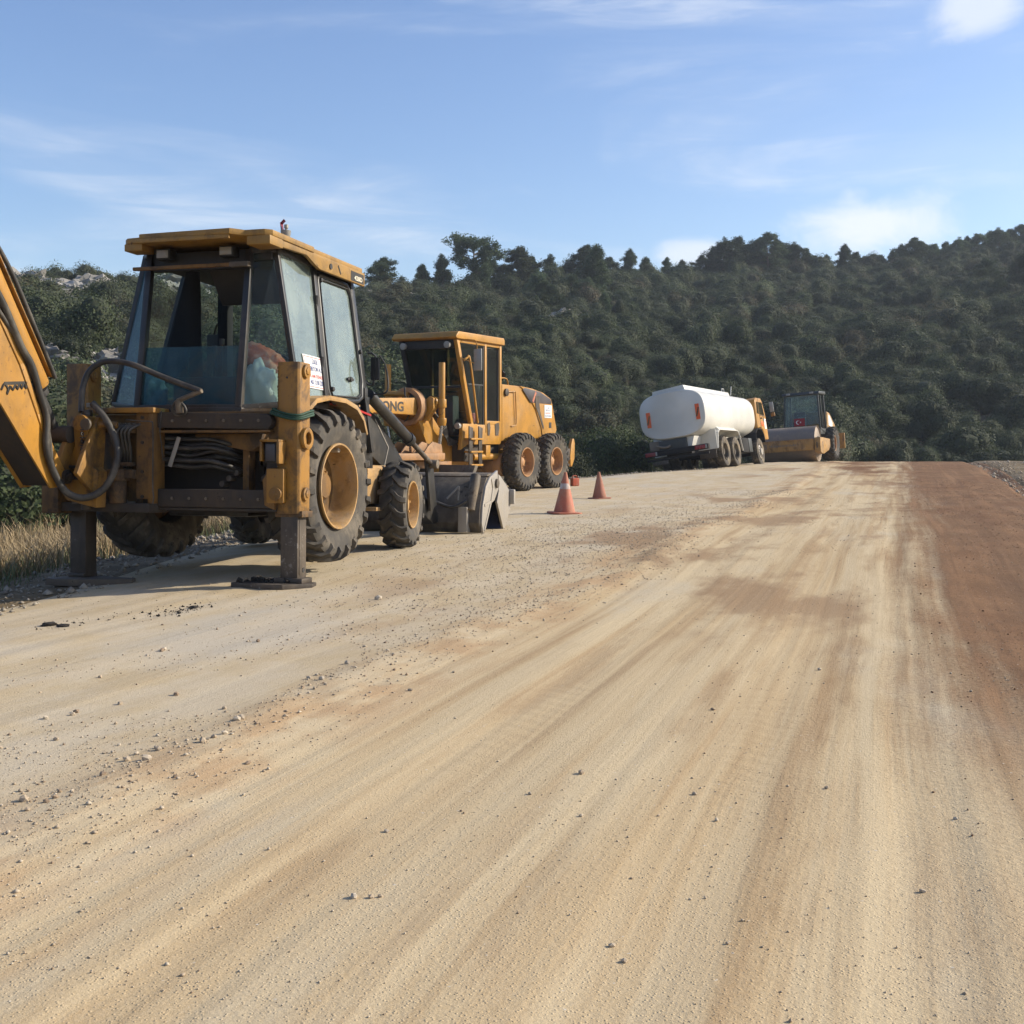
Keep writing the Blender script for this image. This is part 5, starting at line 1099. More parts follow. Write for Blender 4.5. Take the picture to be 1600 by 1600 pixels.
# ------------------------------------------------------------------ roller (frame: front faces the camera, Y to its rear)
def roller():
    M = frame((11.565, 49.2, .36), 26, 0, -4)
    T = empty('road_roller', 'yellow single drum road roller with dark glazed cab beside the tanker', 'road roller', M=M)
    Yl, K = 'roller_yellow', 'roller_dark'
    dr = MB().lathe([(-1.05, 0), (-1.05, .60), (-1.03, .64), (-1.02, .70), (-1.06, .735), (-1.065, .75), (1.065, .75), (1.06, .735), (1.02, .70), (1.03, .64), (1.05, .6), (1.05, 0)], 64, (0, .75, .74), 0).build('drum', 'drum_steel', T, angle=30)
    fb = MB().box(-1.28, 1.06, -.10, .06, .47, .93).build('front_beam', Yl, T, .02)
    bx('beam_flange', Yl, fb, -1.28, 1.06, -.12, -.06, .925, .945, .004)
    for sx in (1, -1):
        a, b = sorted((1.09 * sx, 1.34 * sx))
        sp = MB().prism([(-.12, .40), (.10, .33), (.55, .30), (1.6, .45), (1.9, .60), (1.9, .92), (.5, .98), (-.10, .99), (-.16, .75)], 0, a, b).build('yoke_side', Yl, T, .02)
        bx('slot', K, sp, *sorted((1.342 * sx, 1.346 * sx)), .30, .36, .55, .80, .001); bx('slot', K, sp, *sorted((1.18 * sx, 1.22 * sx)), -.165, -.13, .56, .80, .002)
        rod('drum_hub', K, sp, (1.05 * sx, .75, .74), (1.10 * sx, .75, .74), .3, n=24)
    bx('rear_beam', Yl, T, -1.28, 1.28, 1.62, 1.88, .47, .93, .02); bx('hitch', K, T, -.3, .3, 1.8, 2.4, .5, 1.0, .03)
    # faded mark on the beam: square emblem and a worn line of lettering
    em = MB().box(-1.09, -.90, -.106, -.101, .62, .82).build('emblem', 'print_grey', fb)
    MB().box(-1.06, -1.03, -.110, -.106, .66, .79).box(-1.06, -.99, -.110, -.106, .66, .68).box(-.985, -.93, -.110, -.106, .66, .68).box(-.985, -.96, -.110, -.106, .66, .79).box(-.985, -.93, -.110, -.106, .77, .79).build('emblem_mark', 'roller_yellow', em)
    m = MB(); x = -.78
    while x < .34:
        w = random.uniform(.03, .055); m.box(x, x + w * .8, -.106, -.101, .68, .68 + random.choice((.07, .09, .09))); x += w + .02
    m.build('worn_lettering', 'print_grey', fb)
    # cab
    P = lambda sx: [((.76 * sx + .16), 2.05, 1.42), ((.70 * sx + .16), 2.15, 2.86), ((.70 * sx + .16), 3.25, 2.86), ((.76 * sx + .16), 3.30, 1.2)]
    c = MB()
    for sx in (1, -1):
        p = P(sx)
        bar(c, p[0], p[1], .07, .07, (1, 0, 0)); bar(c, p[2], p[3], .08, .08, (1, 0, 0)); bar(c, (p[0][0], 2.6, 1.4), (p[1][0], 2.62, 2.86), .05, .05, (1, 0, 0)); bar(c, p[0], p[3], .08, .08, (1, 0, 0))
    bar(c, P(-1)[0], P(1)[0], .09, .09, (0, 0, 1)); c.build('cab_frame', K, T, .008)
    bx('cab_base', K, T, -.62, .94, 2.03, 3.3, 1.15, 1.40, .02)
    rf = MB().prism([(1.95, 2.88), (2.05, 3.0), (3.35, 3.02), (3.42, 2.88)], 0, -.64, .96).build('roof', K, T, .03)
    for x_ in (-.36, .64): bx('work_lamp', 'lamp_clear', rf, x_ - .08, x_ + .08, 1.94, 2.0, 2.90, 2.98, .008)
    a, b = P(-1), P(1)
    pane('windscreen', 'glass', T, [a[0], b[0], b[1], a[1]]); pane('side_glass', 'glass_dark', T, [b[0], b[3], b[2], b[1]]); pane('side_glass', 'glass', T, [a[3], a[0], a[1], a[2]]); pane('rear_glass', 'glass', T, [a[3], b[3], b[2], a[2]])
    MB().box(-.4, .15, 2.75, 3.1, 1.4, 1.75).box(-.38, .13, 3.0, 3.12, 1.7, 2.2).build('seat', 'seat_dark', T, .05)
    MB().box(-.05, .25, 2.25, 2.5, 1.4, 1.95).build('console', K, T, .03); MB().lathe([(-.014, .19), (0, .204), (.014, .19), (0, .176)], 24, (.08, 2.42, 2.02), 2, True).build('steering_wheel', K, T, angle=80)
    # flag behind the windscreen
    fl = pane('flag', 'flag_red', T, [(-.18, 2.045, 1.55), (.28, 2.045, 1.55), (.28, 2.065, 1.88), (-.18, 2.065, 1.88)], .003)
    m = MB(); cr = []
    c0, r0, c1, r1 = (-.01, 1.715), .085, (.015, 1.715), .068
    aa = [R(v) for v in range(36, 325, 16)]
    o_ = [(c0[0] + r0 * math.cos(q), c0[1] + r0 * math.sin(q)) for q in aa]; i_ = [(c1[0] + r1 * math.cos(q), c1[1] + r1 * math.sin(q)) for q in aa]
    m.add([(x, 2.047, z) for x, z in o_] + [(x, 2.047, z) for x, z in i_], [(k, k + 1, len(aa) + k + 1, len(aa) + k) for k in range(len(aa) - 1)])
    st = [(.102 + (.042 if k % 2 == 0 else .017) * math.cos(R(180 + 36 * k)), 1.715 + (.042 if k % 2 == 0 else .017) * math.sin(R(180 + 36 * k))) for k in range(10)]
    m.add([(x, 2.047, z) for x, z in st] + [(.102, 2.047, 1.715)], [(k, (k + 1) % 10, 10) for k in range(10)]); m.build('crescent_and_star', 'sign_white', fl, weld=False)
    # engine hood and rear wheels
    MB().prism([(3.3, 1.0), (5.3, .9), (5.35, 1.3), (5.0, 1.62), (3.9, 2.1), (3.35, 2.15)], 0, -.62, .98).build('hood', Yl, T, .04, 3)
    MB().prism([(3.6, 1.55), (4.4, 1.45), (4.5, 1.65), (3.9, 1.98), (3.6, 2.02)], 0, .982, .988).build('hood_decal', 'sign_white', T)
    bx('rear_chassis', Yl, T, -.6, .6, 2.3, 5.3, .55, 1.0, .03)
    bx('rear_bumper', Yl, T, -1.0, 1.35, 5.2, 5.3, .5, 1.2, .02)
    hose('hand_rail', K, T, [(.72, 3.3, 1.3), (.78, 3.32, 1.7), (.76, 3.3, 2.3)], .018, 6)
    spec = (.74, .58, .33, 22, .028, .085, 'chevron')
    rim = [(.20, .345), (.215, .34), (.21, .32), (.05, .30), (.0, .28)]; disc = [(.0, .282), (-.01, .2), (.03, .12), (.05, 0)]
    for sx in (1, -1): wheel(T, (1.02 * sx, 3.55, .74), sx, 'roller', spec, rim, disc, 'grader_orange', 'rubber', 0, 8, .15, .0, .2)
    rod('axle', K, T, (-.7, 3.55, .7), (.7, 3.55, .7), .12)
    return T
roller()

# ------------------------------------------------------------------ cones, canister, litter
def cone(x, y, h, mat, label, stripes, tilt=0, rot=.3):
    z = surf(x, y)
    T = empty('traffic_cone', label, 'cone', 'traffic cones on the left side of the road', Matrix.Translation((x, y, z)) @ Matrix.Rotation(rot, 4, 'Z') @ Matrix.Rotation(tilt, 4, 'Y'))
    r = h * .255
    MB().prism([(-r * 1.42, -r * 1.0), (-r * 1.0, -r * 1.42), (r * 1.0, -r * 1.42), (r * 1.42, -r * 1.0), (r * 1.42, r * 1.0), (r * 1.0, r * 1.42), (-r * 1.0, r * 1.42), (-r * 1.42, r * 1.0)], 2, .0, h * .045).build('base', mat, T, .006)
    R0 = lambda k: r * (1 - k) * .90 + .022
    MB().lathe([(h * .04, r * 1.02)] + [(h * (.04 + .96 * k), R0(k)) for k in (0.02, .2, .4, .56, .70, .8, .9, .97)] + [(h, R0(.99)), (h * .995, R0(.99) * .6), (h * .9, R0(.97) * .5)], 28, (0, 0, 0), 2).build('cone_body', mat, T)
    for a, b, m_ in stripes:
        MB().lathe([(h * (.04 + .96 * a), R0(a) + .0005), (h * (.04 + .96 * a), R0(a) + .003), (h * (.04 + .96 * b), R0(b) + .003), (h * (.04 + .96 * b), R0(b) + .0005)], 28, (0, 0, 0), 2).build('reflective_band', m_, T)
def px_ground(px, py, d=None):
    """world x, y on the ground along depth d"""
    return ((px - 800) / F_PX * d, d)
cone(*px_ground(882, 800, 18.9), .667, 'cone_orange', 'taller orange traffic cone with a pale band, nearer to the camera', [(.58, .72, 'cone_white')], R(1.5))
cone(*px_ground(937, 778, 23.8), .54, 'cone_faded', 'shorter faded brown-orange traffic cone further along the road', [(.62, .70, 'cone_faded')], R(-2), .5)
def canister():
    x, y = px_ground(898, 755, 29.6); x += .0
    T = empty('fuel_canister', 'small red jerry can on the ground beside the grader rear tyre', 'canister', M=Matrix.Translation((x, y, surf(x, y))) @ Matrix.Rotation(.5, 4, 'Z'))
    MB().box(-.10, .10, -.07, .07, 0, .20).build('body', 'canister_red', T, .03, 3)
    hose('handle', 'canister_red', T, [(-.07, 0, .19), (-.06, 0, .25), (.05, 0, .25), (.06, 0, .19)], .014, 6, 3)
    rod('cap', 'plastic_black', T, (.08, 0, .19), (.10, 0, .23), .022, n=10)
canister()

# ------------------------------------------------------------------ stones and gravel
def rock_mesh(name, seed, n=1, flat=.7, amp=.35):
    from mathutils import noise as mn
    bm = bmesh.new(); bmesh.ops.create_icosphere(bm, subdivisions=n, radius=1); o = Vector((seed * 3.1, seed * 1.7, seed))
    for v in bm.verts:
        p = v.co.copy(); d = 1 + amp * mn.noise(p * 1.3 + o) + amp * .5 * mn.cell(p * 1.7 + o) + (amp * .45 * mn.noise(p * 4.1 + o) + amp * .3 * mn.noise(p * 9 + o) if n > 2 else 0); v.co = Vector((p.x * d, p.y * d * .8, p.z * d * flat))
    me = bpy.data.meshes.new(name); bm.to_mesh(me); bm.free(); return me
def mat_stone(name, a, b, c_):
    t = NT(name); o = t.obj(); rnd = t.n('ShaderNodeObjectInfo').outputs['Random']; g = t.n('ShaderNodeNewGeometry')
    isl = g.outputs['Random Per Island']
    r_ = t.math('FRACT', t.math('ADD', rnd, isl))
    c = t.mix(t.step(r_, .2, .8), a, b); c = t.mix(t.step(t.math('FRACT', t.math('MULTIPLY', r_, 7.3)), .72, .9), c, c_)
    c = t.mix(t.math('MULTIPLY', t.noise(g.outputs['Position'], 30, 4, .6), .5), c, tuple(v * .5 for v in a))
    MAT[name] = t.set(Base_Color=c, Roughness=.92); return MAT[name]
mat_stone('pebble', (.42, .33, .23), (.54, .46, .35), (.27, .19, .125))
mat_stone('limestone', (.27, .235, .185), (.39, .345, .28), (.19, .155, .115))
mat_stone('outcrop', (.26, .245, .22), (.36, .34, .31), (.20, .18, .155))
stone_me = [rock_mesh('stone', i + 1, 1) for i in range(6)]
for m_ in stone_me: m_.materials.append(MAT['pebble'])
def scatter(n, fn):
    out = []
    while len(out) < n:
        q = fn()
        if q: out.append(q)
    return out
def stone_where(x, y):
    t, s = ts(x, y); d = t - float(windrow(s)); return 'in the gravel line left of the wheel tracks' if abs(d) < .45 else 'on the pale ground in front of the backhoe' if d < 0 else 'among the wheel tracks of the road'
# the biggest loose stones, one by one
def pick_stone():
    s = 3.9 + 9 * random.random() ** 1.2
    u = random.random()
    if u < .55: t = float(windrow(s)) + random.gauss(-.05, .20)
    elif u < .85: t = random.uniform(-5.2, -2.6)
    else: t = random.uniform(-2.4, 1.5)
    x, y = xy(t, s)
    if abs(math.degrees(math.atan2(x, y))) > 24.5 or y < 3: return None
    return x, y, (random.uniform(.007, .015) if u < .85 else random.uniform(.005, .008))
# stones that can be read off the photograph one by one (px, py, size in px)
seen = [(25, 1260, 20), (190, 1195, 14), (222, 1193, 16), (240, 1178, 14), (150, 1218, 13), (60, 1262, 12), (62, 1128, 12), (78, 1162, 10), (270, 1090, 12), (365, 1130, 15), (372, 1128, 14), (310, 1165, 15), (328, 1158, 12), (345, 1152, 11), (480, 1064, 10), (540, 1040, 12), (500, 1065, 12), (590, 938, 14), (248, 1020, 11), (252, 1018, 10), (600, 1310, 10), (548, 1417, 16), (575, 1417, 12), (590, 1416, 10), (980, 1522, 14), (960, 1497, 12), (1455, 1408, 12), (910, 1216, 14), (1300, 1240, 9), (1090, 1250, 10), (265, 1222, 11), (205, 1185, 10), (110, 1118, 11), (105, 1122, 10), (180, 1105, 11), (345, 1112, 10), (150, 1062, 9), (400, 1005, 9), (640, 1083, 9), (910, 1285, 9), (1285, 1050, 8), (1505, 1290, 9), (30, 1275, 13), (75, 1255, 11)]
k = 0
for px_, py_, sz in seen:
    d = 1.25 / ((py_ - HOR) / F_PX + 1e-6)
    for _ in range(3): x, y = (px_ - 800) / F_PX * d, d; d = (EYE - surf(x, y)) / ((py_ - HOR) / F_PX)
    r_ = sz / F_PX * d * .5
    o = bpy.data.objects.new('stone', stone_me[k % 6]); k += 1; col.objects.link(o)
    o.location = (x, y, surf(x, y) + r_ * .35); o.scale = (r_,) * 3; o.rotation_euler = (random.uniform(-.3, .3), random.uniform(-.3, .3), random.random() * 6)
    w_ = stone_where(x, y); tag(o, 'loose thumb-sized stone ' + w_, 'stone', 'loose stones ' + w_)
for x, y, r_ in scatter(70, pick_stone):
    o = bpy.data.objects.new('stone', stone_me[k % 6]); k += 1; col.objects.link(o)
    o.location = (x, y, surf(x, y) + r_ * .35); o.scale = (r_, r_ * random.uniform(.7, 1.1), r_ * random.uniform(.6, 1)); o.rotation_euler = (random.uniform(-.4, .4), random.uniform(-.4, .4), random.random() * 6)
    w_ = stone_where(x, y); tag(o, 'loose thumb-sized stone ' + w_, 'stone', 'loose stones ' + w_)
# fine gravel, one mass
def gravel(name, n, gen, mat, label):
    base = []
    for i in range(8):
        me = rock_mesh('tmp', 20 + i, 1, .75); base.append((np.array([tuple(v.co) for v in me.vertices]), np.array([tuple(p.vertices) for p in me.polygons]))); bpy.data.meshes.remove(me)
    # cheap stones: octahedron-like, 8 faces
    oc = np.array([(1, 0, 0), (-1, 0, 0), (0, 1, 0), (0, -1, 0), (0, 0, 1), (0, 0, -.6)], float); of = np.array([(0, 2, 4), (2, 1, 4), (1, 3, 4), (3, 0, 4), (2, 0, 5), (1, 2, 5), (3, 1, 5), (0, 3, 5)])
    X, Y, Rr = gen(n); n = len(X)
    t, s = ts(X, Y); e = left_edge(s)
    Z = np.where((t > e - .5) & (t < 3.45), ground_z(X, Y, True) + rut(t, s), ground_z(X, Y))
    V = np.repeat(oc[None], n, 0) * (1 + .35 * rng.uniform(-1, 1, (n, 6, 3)))
    V[..., 0] += .25 * rng.uniform(-1, 1, (n, 6))
    V *= (Rr[:, None] * rng.uniform(.65, 1.2, (n, 3)))[:, None, :]
    a = rng.random(n) * 6.283; ca, sa = np.cos(a)[:, None], np.sin(a)[:, None]
    x_, y_ = V[..., 0] * ca - V[..., 1] * sa, V[..., 0] * sa + V[..., 1] * ca
    V[..., 0], V[..., 1] = x_ + X[:, None], y_ + Y[:, None]; V[..., 2] = V[..., 2] * .8 + (Z + Rr * .30)[:, None]
    fc = (of[None] + (np.arange(n) * 6)[:, None, None]).reshape(-1, 3)
    me = bpy.data.meshes.new(name); v = V.reshape(-1, 3)
    me.vertices.add(len(v)); me.vertices.foreach_set('co', v.astype(np.float32).ravel())
    me.loops.add(len(fc) * 3); me.loops.foreach_set('vertex_index', fc.astype(np.int32).ravel())
    me.polygons.add(len(fc)); me.polygons.foreach_set('loop_start', np.arange(0, len(fc) * 3, 3, dtype=np.int32)); me.update(calc_edges=True); me.validate()
    o = link(name, me, mat); tag(o, label, 'gravel', kind='stuff'); return o
def gen_road(n):
    k_ = n * 2
    s = 2.3 + 26 * rng.random(k_) ** 1.9; u = rng.random(k_)
    t = np.where(u < .15, windrow(s) + rng.normal(0, .20, k_), np.where(u < .42, windrow(s) - np.abs(rng.normal(0, 1.0, k_)), np.where(u < .62, rng.uniform(-6.5, -2.2, k_), np.where(u < .90, rng.uniform(-2.4, 1.0, k_), rng.uniform(.6, 3.4, k_)))))
    r_ = np.where(u < .42, rng.gamma(1.8, .0014, k_) + .0014, rng.gamma(1.6, .0009, k_) + .0010) * (1 + .03 * s)
    x, y = xy(t, s); cl = vnoise(t * 1.5 + 40, s * .8 + 11)
    ok = (np.abs(np.degrees(np.arctan2(x, y))) < 26) & (cl > .30 + .35 * (u > .62) * rng.random(k_))
    return x[ok][:n], y[ok][:n], np.minimum(r_[ok][:n], .013)
gravel('road_gravel', 20000, gen_road, 'pebble', 'scattered grit and small stones on the dirt road')
def gen_gravelbed(n):       # denser grey crushed stone right of the backhoe
    s = rng.uniform(8, 24, n * 2); t = rng.uniform(-6.2, -2.5, n * 2); x, y = xy(t, s)
    w = np.exp(-((s - 13) / 5.0) ** 2) * np.exp(-((t + 3.6) / 1.2) ** 2)
    ok = rng.random(n * 2) < w * 1.2
    return x[ok][:n], y[ok][:n], (rng.gamma(1.8, .0016, n * 2) + .0018)[ok][:n]
gravel('crushed_stone', 15000, gen_gravelbed, 'limestone', 'grey crushed stone spread on the road beside the backhoe')
def gen_shoulder(n):
    s = -1 + 42 * rng.random(n) ** 1.4; d = np.abs(rng.normal(.9, .9, n)); t = left_edge(s) - d + .2; x, y = xy(t, s)
    return x, y, np.minimum(rng.gamma(1.4, .009, n) + .005, .05)
gravel('shoulder_rubble', 7000, gen_shoulder, 'limestone', 'pale broken stone along the left road shoulder')
def gen_right(n):
    s = 3 + 48 * rng.random(n); t = 2.7 + np.abs(rng.normal(.5, .9, n)); x, y = xy(t, s)
    return x, y, np.minimum(rng.gamma(1.6, .010, n) + .006, .07)
gravel('verge_rubble', 2500, gen_right, 'pebble', 'loose stones on the right edge of the road')
mat_stone('red_clod', (.13, .06, .028), (.22, .115, .058), (.34, .26, .18))
def gen_red(n):
    s = 4 + 30 * rng.random(n) ** 1.5; t = .1 + 3.1 * rng.beta(1.7, 1.2, n); x, y = xy(t, s); cl = vnoise(t * 2 + 3, s * .7)
    ok = (cl + .3 * rng.random(n) > .5) & (np.abs(np.degrees(np.arctan2(x, y))) < 26); return x[ok], y[ok], np.minimum((rng.gamma(1.5, .0013, n) + .0012) * (1 + .03 * s), .013)[ok]
gravel('loose_red_earth', 9000, gen_red, 'red_clod', 'loose crumbs of red earth along the right side of the road')
# dark clods dropped near the left stabilizer
clod = rock_mesh('clod', 5, 2, .55, .5); clod.materials.append(MAT['clod_dark'])
for px_, py_, sz, lb in ((70, 972, 30, 'black oily clod lying left on the road before the stabilizers'), (95, 974, 22, 'flat black clod touching the larger one on the road'), (300, 946, 18, 'dark earth clod at the end of the dirt trail before the backhoe')):
    d = EYE / ((py_ - HOR) / F_PX); x = (px_ - 800) / F_PX * d
    o = bpy.data.objects.new('clod', clod); col.objects.link(o); r_ = sz / F_PX * d * .5; o.location = (x, d, surf(x, d) + r_ * .1); o.scale = (r_, r_ * .8, r_ * .55); o.rotation_euler = (0, 0, random.random() * 6); tag(o, lb, 'clod')
def gen_trail(n):
    u = np.where(rng.random(n) < .5, rng.normal(.82, .07, n), rng.random(n)); px_ = 40 + 290 * u; py_ = 976 - 32 * u + rng.normal(0, 3.5, n); d = EYE / ((py_ - HOR) / F_PX)
    return (px_ - 800) / F_PX * d, d, rng.gamma(1.4, .0025, n) + .002
gravel('dirt_trail', 240, gen_trail, 'clod_dark', 'trail of dark crumbs of earth in front of the backhoe')

# ------------------------------------------------------------------ vegetation
def mat_leaf(name, a, b, c_, dry, dry_amt=.12):
    t = NT(name); inf = t.n('ShaderNodeObjectInfo'); rnd = inf.outputs['Random']; g = t.n('ShaderNodeNewGeometry'); isl = g.outputs['Random Per Island']
    c = t.mix(t.step(isl, 0, 1), a, b); c = t.mix(t.step(rnd, .25, .85, 0, .75), c, c_)
    v_ = t.math('FRACT', t.math('MULTIPLY', rnd, 5.9)); sp_ = t.n('ShaderNodeMapRange'); t.put(sp_.inputs[0], v_); sp_.inputs[3].default_value = .50; sp_.inputs[4].default_value = 1.45
    vm = t.n('ShaderNodeVectorMath', operation='SCALE'); t.L.new(c, vm.inputs[0]); t.L.new(sp_.outputs[0], vm.inputs['Scale']); c = vm.outputs[0]
    c = t.mix(t.math('MULTIPLY', t.step(t.math('FRACT', t.math('MULTIPLY', rnd, 13.7)), 1 - dry_amt * 1.4, 1 - dry_amt * .4), .75), c, dry)
    big = t.noise(g.outputs['Position'], .045, 3, .5); c = t.mix(t.step(big, .42, .62, 0, .35), c, tuple(v * .55 for v in a))
    p = t.set(Base_Color=c, Roughness=.75); t.p.inputs['Specular IOR Level'].default_value = .25
    tr = t.n('ShaderNodeBsdfTranslucent'); t.put(tr.inputs[0], c); mx = t.n('ShaderNodeMixShader'); mx.inputs[0].default_value = .22
    t.L.new(t.p.outputs[0], mx.inputs[1]); t.L.new(tr.outputs[0], mx.inputs[2]); t.L.new(mx.outputs[0], t.out.inputs[0]); MAT[name] = t.m
mat_leaf('leaf_scrub', (.052, .072, .032), (.098, .118, .056), (.075, .086, .048), (.120, .095, .058))
mat_leaf('leaf_near', (.032, .048, .018), (.068, .088, .034), (.045, .058, .026), (.07, .062, .03), .06)
mat_leaf('needle', (.060, .090, .045), (.105, .140, .070), (.080, .108, .060), (.07, .075, .04), .05)
t_ = NT('bush_core'); MAT['bush_core'] = t_.set(Base_Color=(.040, .048, .026, 1), Roughness=1.0)
t_ = NT('bark'); MAT['bark'] = t_.set(Base_Color=t_.mix(t_.noise(t_.map(t_.obj(), (6, 6, 1)), 3, 5, .6), (.055, .042, .032), (.15, .115, .085)), Roughness=.95)
def leaf_cloud(P, Nn, size, jitter=.75, long=1.35):
    """one small bent quad per point"""
    n = len(P); a = Nn + jitter * rng.normal(0, .6, (n, 3)); a /= np.linalg.norm(a, axis=1)[:, None]
    h = rng.normal(0, 1, (n, 3)); u = np.cross(a, h); u /= np.linalg.norm(u, axis=1)[:, None]; v = np.cross(a, u)
    sz = size * rng.uniform(.6, 1.35, n); su = (sz * long)[:, None]; sv = sz[:, None]
    q = np.stack([P - u * su, P + v * sv * .8 - a * sv * .15, P + u * su, P - v * sv * .8 - a * sv * .15], 1).reshape(-1, 3)
    f = np.arange(n * 4).reshape(n, 4); return q, f
def mesh_np(name, V, Fq, mats, midx=None):
    me = bpy.data.meshes.new(name); k_ = Fq.shape[1]
    me.vertices.add(len(V)); me.vertices.foreach_set('co', V.astype(np.float32).ravel()); me.loops.add(Fq.size); me.loops.foreach_set('vertex_index', Fq.astype(np.int32).ravel())
    me.polygons.add(len(Fq)); me.polygons.foreach_set('loop_start', np.arange(0, Fq.size, k_, dtype=np.int32))
    for m_ in mats: me.materials.append(MAT[m_])
    if midx is not None: me.polygons.foreach_set('material_index', midx.astype(np.int32))
    me.update(calc_edges=True); me.validate(); return me
_ico = None
def ico_q():
    global _ico
    if _ico is None:      # cube sphere as quads
        n = 4; V = []; Fq = []; idx = {}
        def vid(p):
            k_ = tuple(round(c, 6) for c in p)
            if k_ not in idx: idx[k_] = len(V); l = math.sqrt(sum(c * c for c in p)); V.append([c / l for c in p])
            return idx[k_]
        for ax in range(3):
            for sg in (-1, 1):
                for i in range(n):
                    for j in range(n):
                        q = []
                        for a, b in ((i, j), (i + 1, j), (i + 1, j + 1), (i, j + 1)):
                            p = [0, 0, 0]; p[ax] = sg; p[(ax + 1) % 3] = -1 + 2 * a / n; p[(ax + 2) % 3] = -1 + 2 * b / n; q.append(vid(p))
                        Fq.append(q)
        _ico = np.array(V), np.array(Fq)
    return _ico
def bush_mesh(name, seed, nleaf, size, tall=.8, leafmat='leaf_scrub', lobes=11, spread=.55, core=.80):
    r = np.random.default_rng(seed)
    c = r.normal(0, 1, (lobes, 3)); c /= np.linalg.norm(c, axis=1)[:, None]; c *= (spread * r.random(lobes) ** .5)[:, None]; c[:, 2] = np.abs(c[:, 2]) * tall + .30
    rad = r.uniform(.20, .48, lobes)
    w = rad ** 2; li = r.choice(lobes, nleaf * 3, p=w / w.sum()); d = r.normal(0, 1, (nleaf * 3, 3)); d /= np.linalg.norm(d, axis=1)[:, None]
    P = c[li] + d * (rad[li] * (.78 + .72 * r.random(nleaf * 3) ** 2.2))[:, None] * np.array([1, 1, .92])
    P += .03 * r.normal(0, 1, P.shape)
    dist = np.linalg.norm(P[:, None, :] - c[None], axis=2) / rad[None]; ok = (dist.min(1) > .76) & (P[:, 2] > -.05)
    P, d = P[ok][:nleaf], d[ok][:nleaf]
    q, f = leaf_cloud(P, d + np.array([0, 0, .25]), size)
    V0, F0 = ico_q(); cv = []; cf = []; b = len(q)
    for k_ in range(lobes): cv.append(V0 * rad[k_] * core * r.uniform(.93, 1.05, (len(V0), 1)) + c[k_]); cf.append(F0 + b); b += len(V0)
    V = np.vstack([q] + cv); Fq = np.vstack([f] + cf); mi = np.concatenate([np.zeros(len(f)), np.ones(len(Fq) - len(f))])
    V[:, 2] -= .06
    return mesh_np(name, V, Fq, [leafmat, 'bush_core'], mi)
bush_me = [bush_mesh('shrub', 40 + i, 4200, .024, .95 + .14 * (i % 4), lobes=13 + i % 6) for i in range(8)]
near_me = [bush_mesh('shrub', 80 + i, 6500, .022, .7 + .1 * i, 'leaf_near', lobes=14) for i in range(3)]
# pines -------------------------------------------------------------------
def pine(seed, h=7.0, lean=0., wide=.42, start=.28, dense=1.0, shape='round'):
    r = random.Random(seed); nr = np.random.default_rng(seed)
    tp = [(0, 0, 0)]; x = y = 0
    for k_ in range(1, 7): x += lean * h / 6 + r.uniform(-.03, .03) * h; y += r.uniform(-.03, .03) * h; tp.append((x, y, h * .93 * k_ / 6))
    trunk = MB().tube(tp, [h * .022, h * .018, h * .012, h * .005], 7, 3)
    tpn = np.array(tp); cl = []
    nb = int(34 * dense)
    for k_ in range(nb):
        u = start + (1 - start) * (k_ + r.random()) / nb; base = np.array([np.interp(u * .98 * 6, range(7), tpn[:, j]) for j in range(3)])
        prof = {'round': math.sin(math.pi * (.18 + .80 * ((u - start) / (1 - start)))) ** .7, 'cone': (1.08 - (u - start) / (1 - start)) ** .8, 'flat': .35 + .75 * ((u - start) / (1 - start)) if u < .93 else .55}[shape]
        L_ = wide * h * prof * r.uniform(.45, 1.1); a = r.random() * 6.283; up = r.uniform(.05, .55) * (1.2 if shape == 'flat' else .8)
        end = base + np.array([math.cos(a) * L_, math.sin(a) * L_, L_ * up]); mid = (base + end) / 2 + np.array([0, 0, -.05 * L_])
        trunk.tube([base, mid, end], [h * .007, h * .004, h * .002], 5, 1)
        for q in range(r.randint(3, 6)):
            f_ = r.uniform(.45, 1.05); p = base + (end - base) * f_ + nr.normal(0, .035 * h, 3) * np.array([1, 1, .7]); cl.append((p, r.uniform(.036, .070) * h))
    for q in range(5): cl.append((tpn[-1] + nr.normal(0, .03 * h, 3) + np.array([0, 0, r.uniform(-.03, .07) * h]), .05 * h))
    P = []; D = []
    for p, rad in cl:
        n = 120; d = nr.normal(0, 1, (n, 3)); d /= np.linalg.norm(d, axis=1)[:, None]; d[:, 2] = d[:, 2] * .95 + .1
        P.append(p + d * rad * nr.uniform(.2, 1.4, (n, 1))); D.append(d)
    P, D = np.vstack(P), np.vstack(D)
    q, f = leaf_cloud(P, np.cross(D, nr.normal(0, 1, D.shape)) + .01, .0075 * h, .3, 2.2)
    k7 = 7.0 / q[:, 2].max(); q = q * np.array([1, 1, k7]); trunk.v = [(a, b, c * k7) for a, b, c in trunk.v]
    crown = mesh_np('crown', q, f, ['needle']); tm = trunk.mesh('trunk'); tm.materials.append(MAT['bark']); return tm, crown
PINES = {'spread': pine(3, 7, .02, .42, .20, 1.2, 'round'), 'tall': pine(8, 7, .04, .40, .26, 1.15, 'flat'), 'round': pine(12, 7, 0, .36, .10, 1.3, 'round'), 'cone': pine(19, 7, 0, .30, .08, 1.3, 'cone'), 'dense': pine(25, 7, .01, .42, .08, 1.7, 'round'), 'thin': pine(31, 7, .02, .27, .1, 1.0, 'cone')}
def ridge_point(px_, extra=0.):
    a = math.atan((px_ - 800) / F_PX); azd = math.degrees(a)
    rr = float(np.interp(azd, [-60, -24, -10, 0, 10, 24, 60], [110, 112, 125, 150, 180, 215, 240])) + extra
    return rr * math.sin(a), rr * math.cos(a)
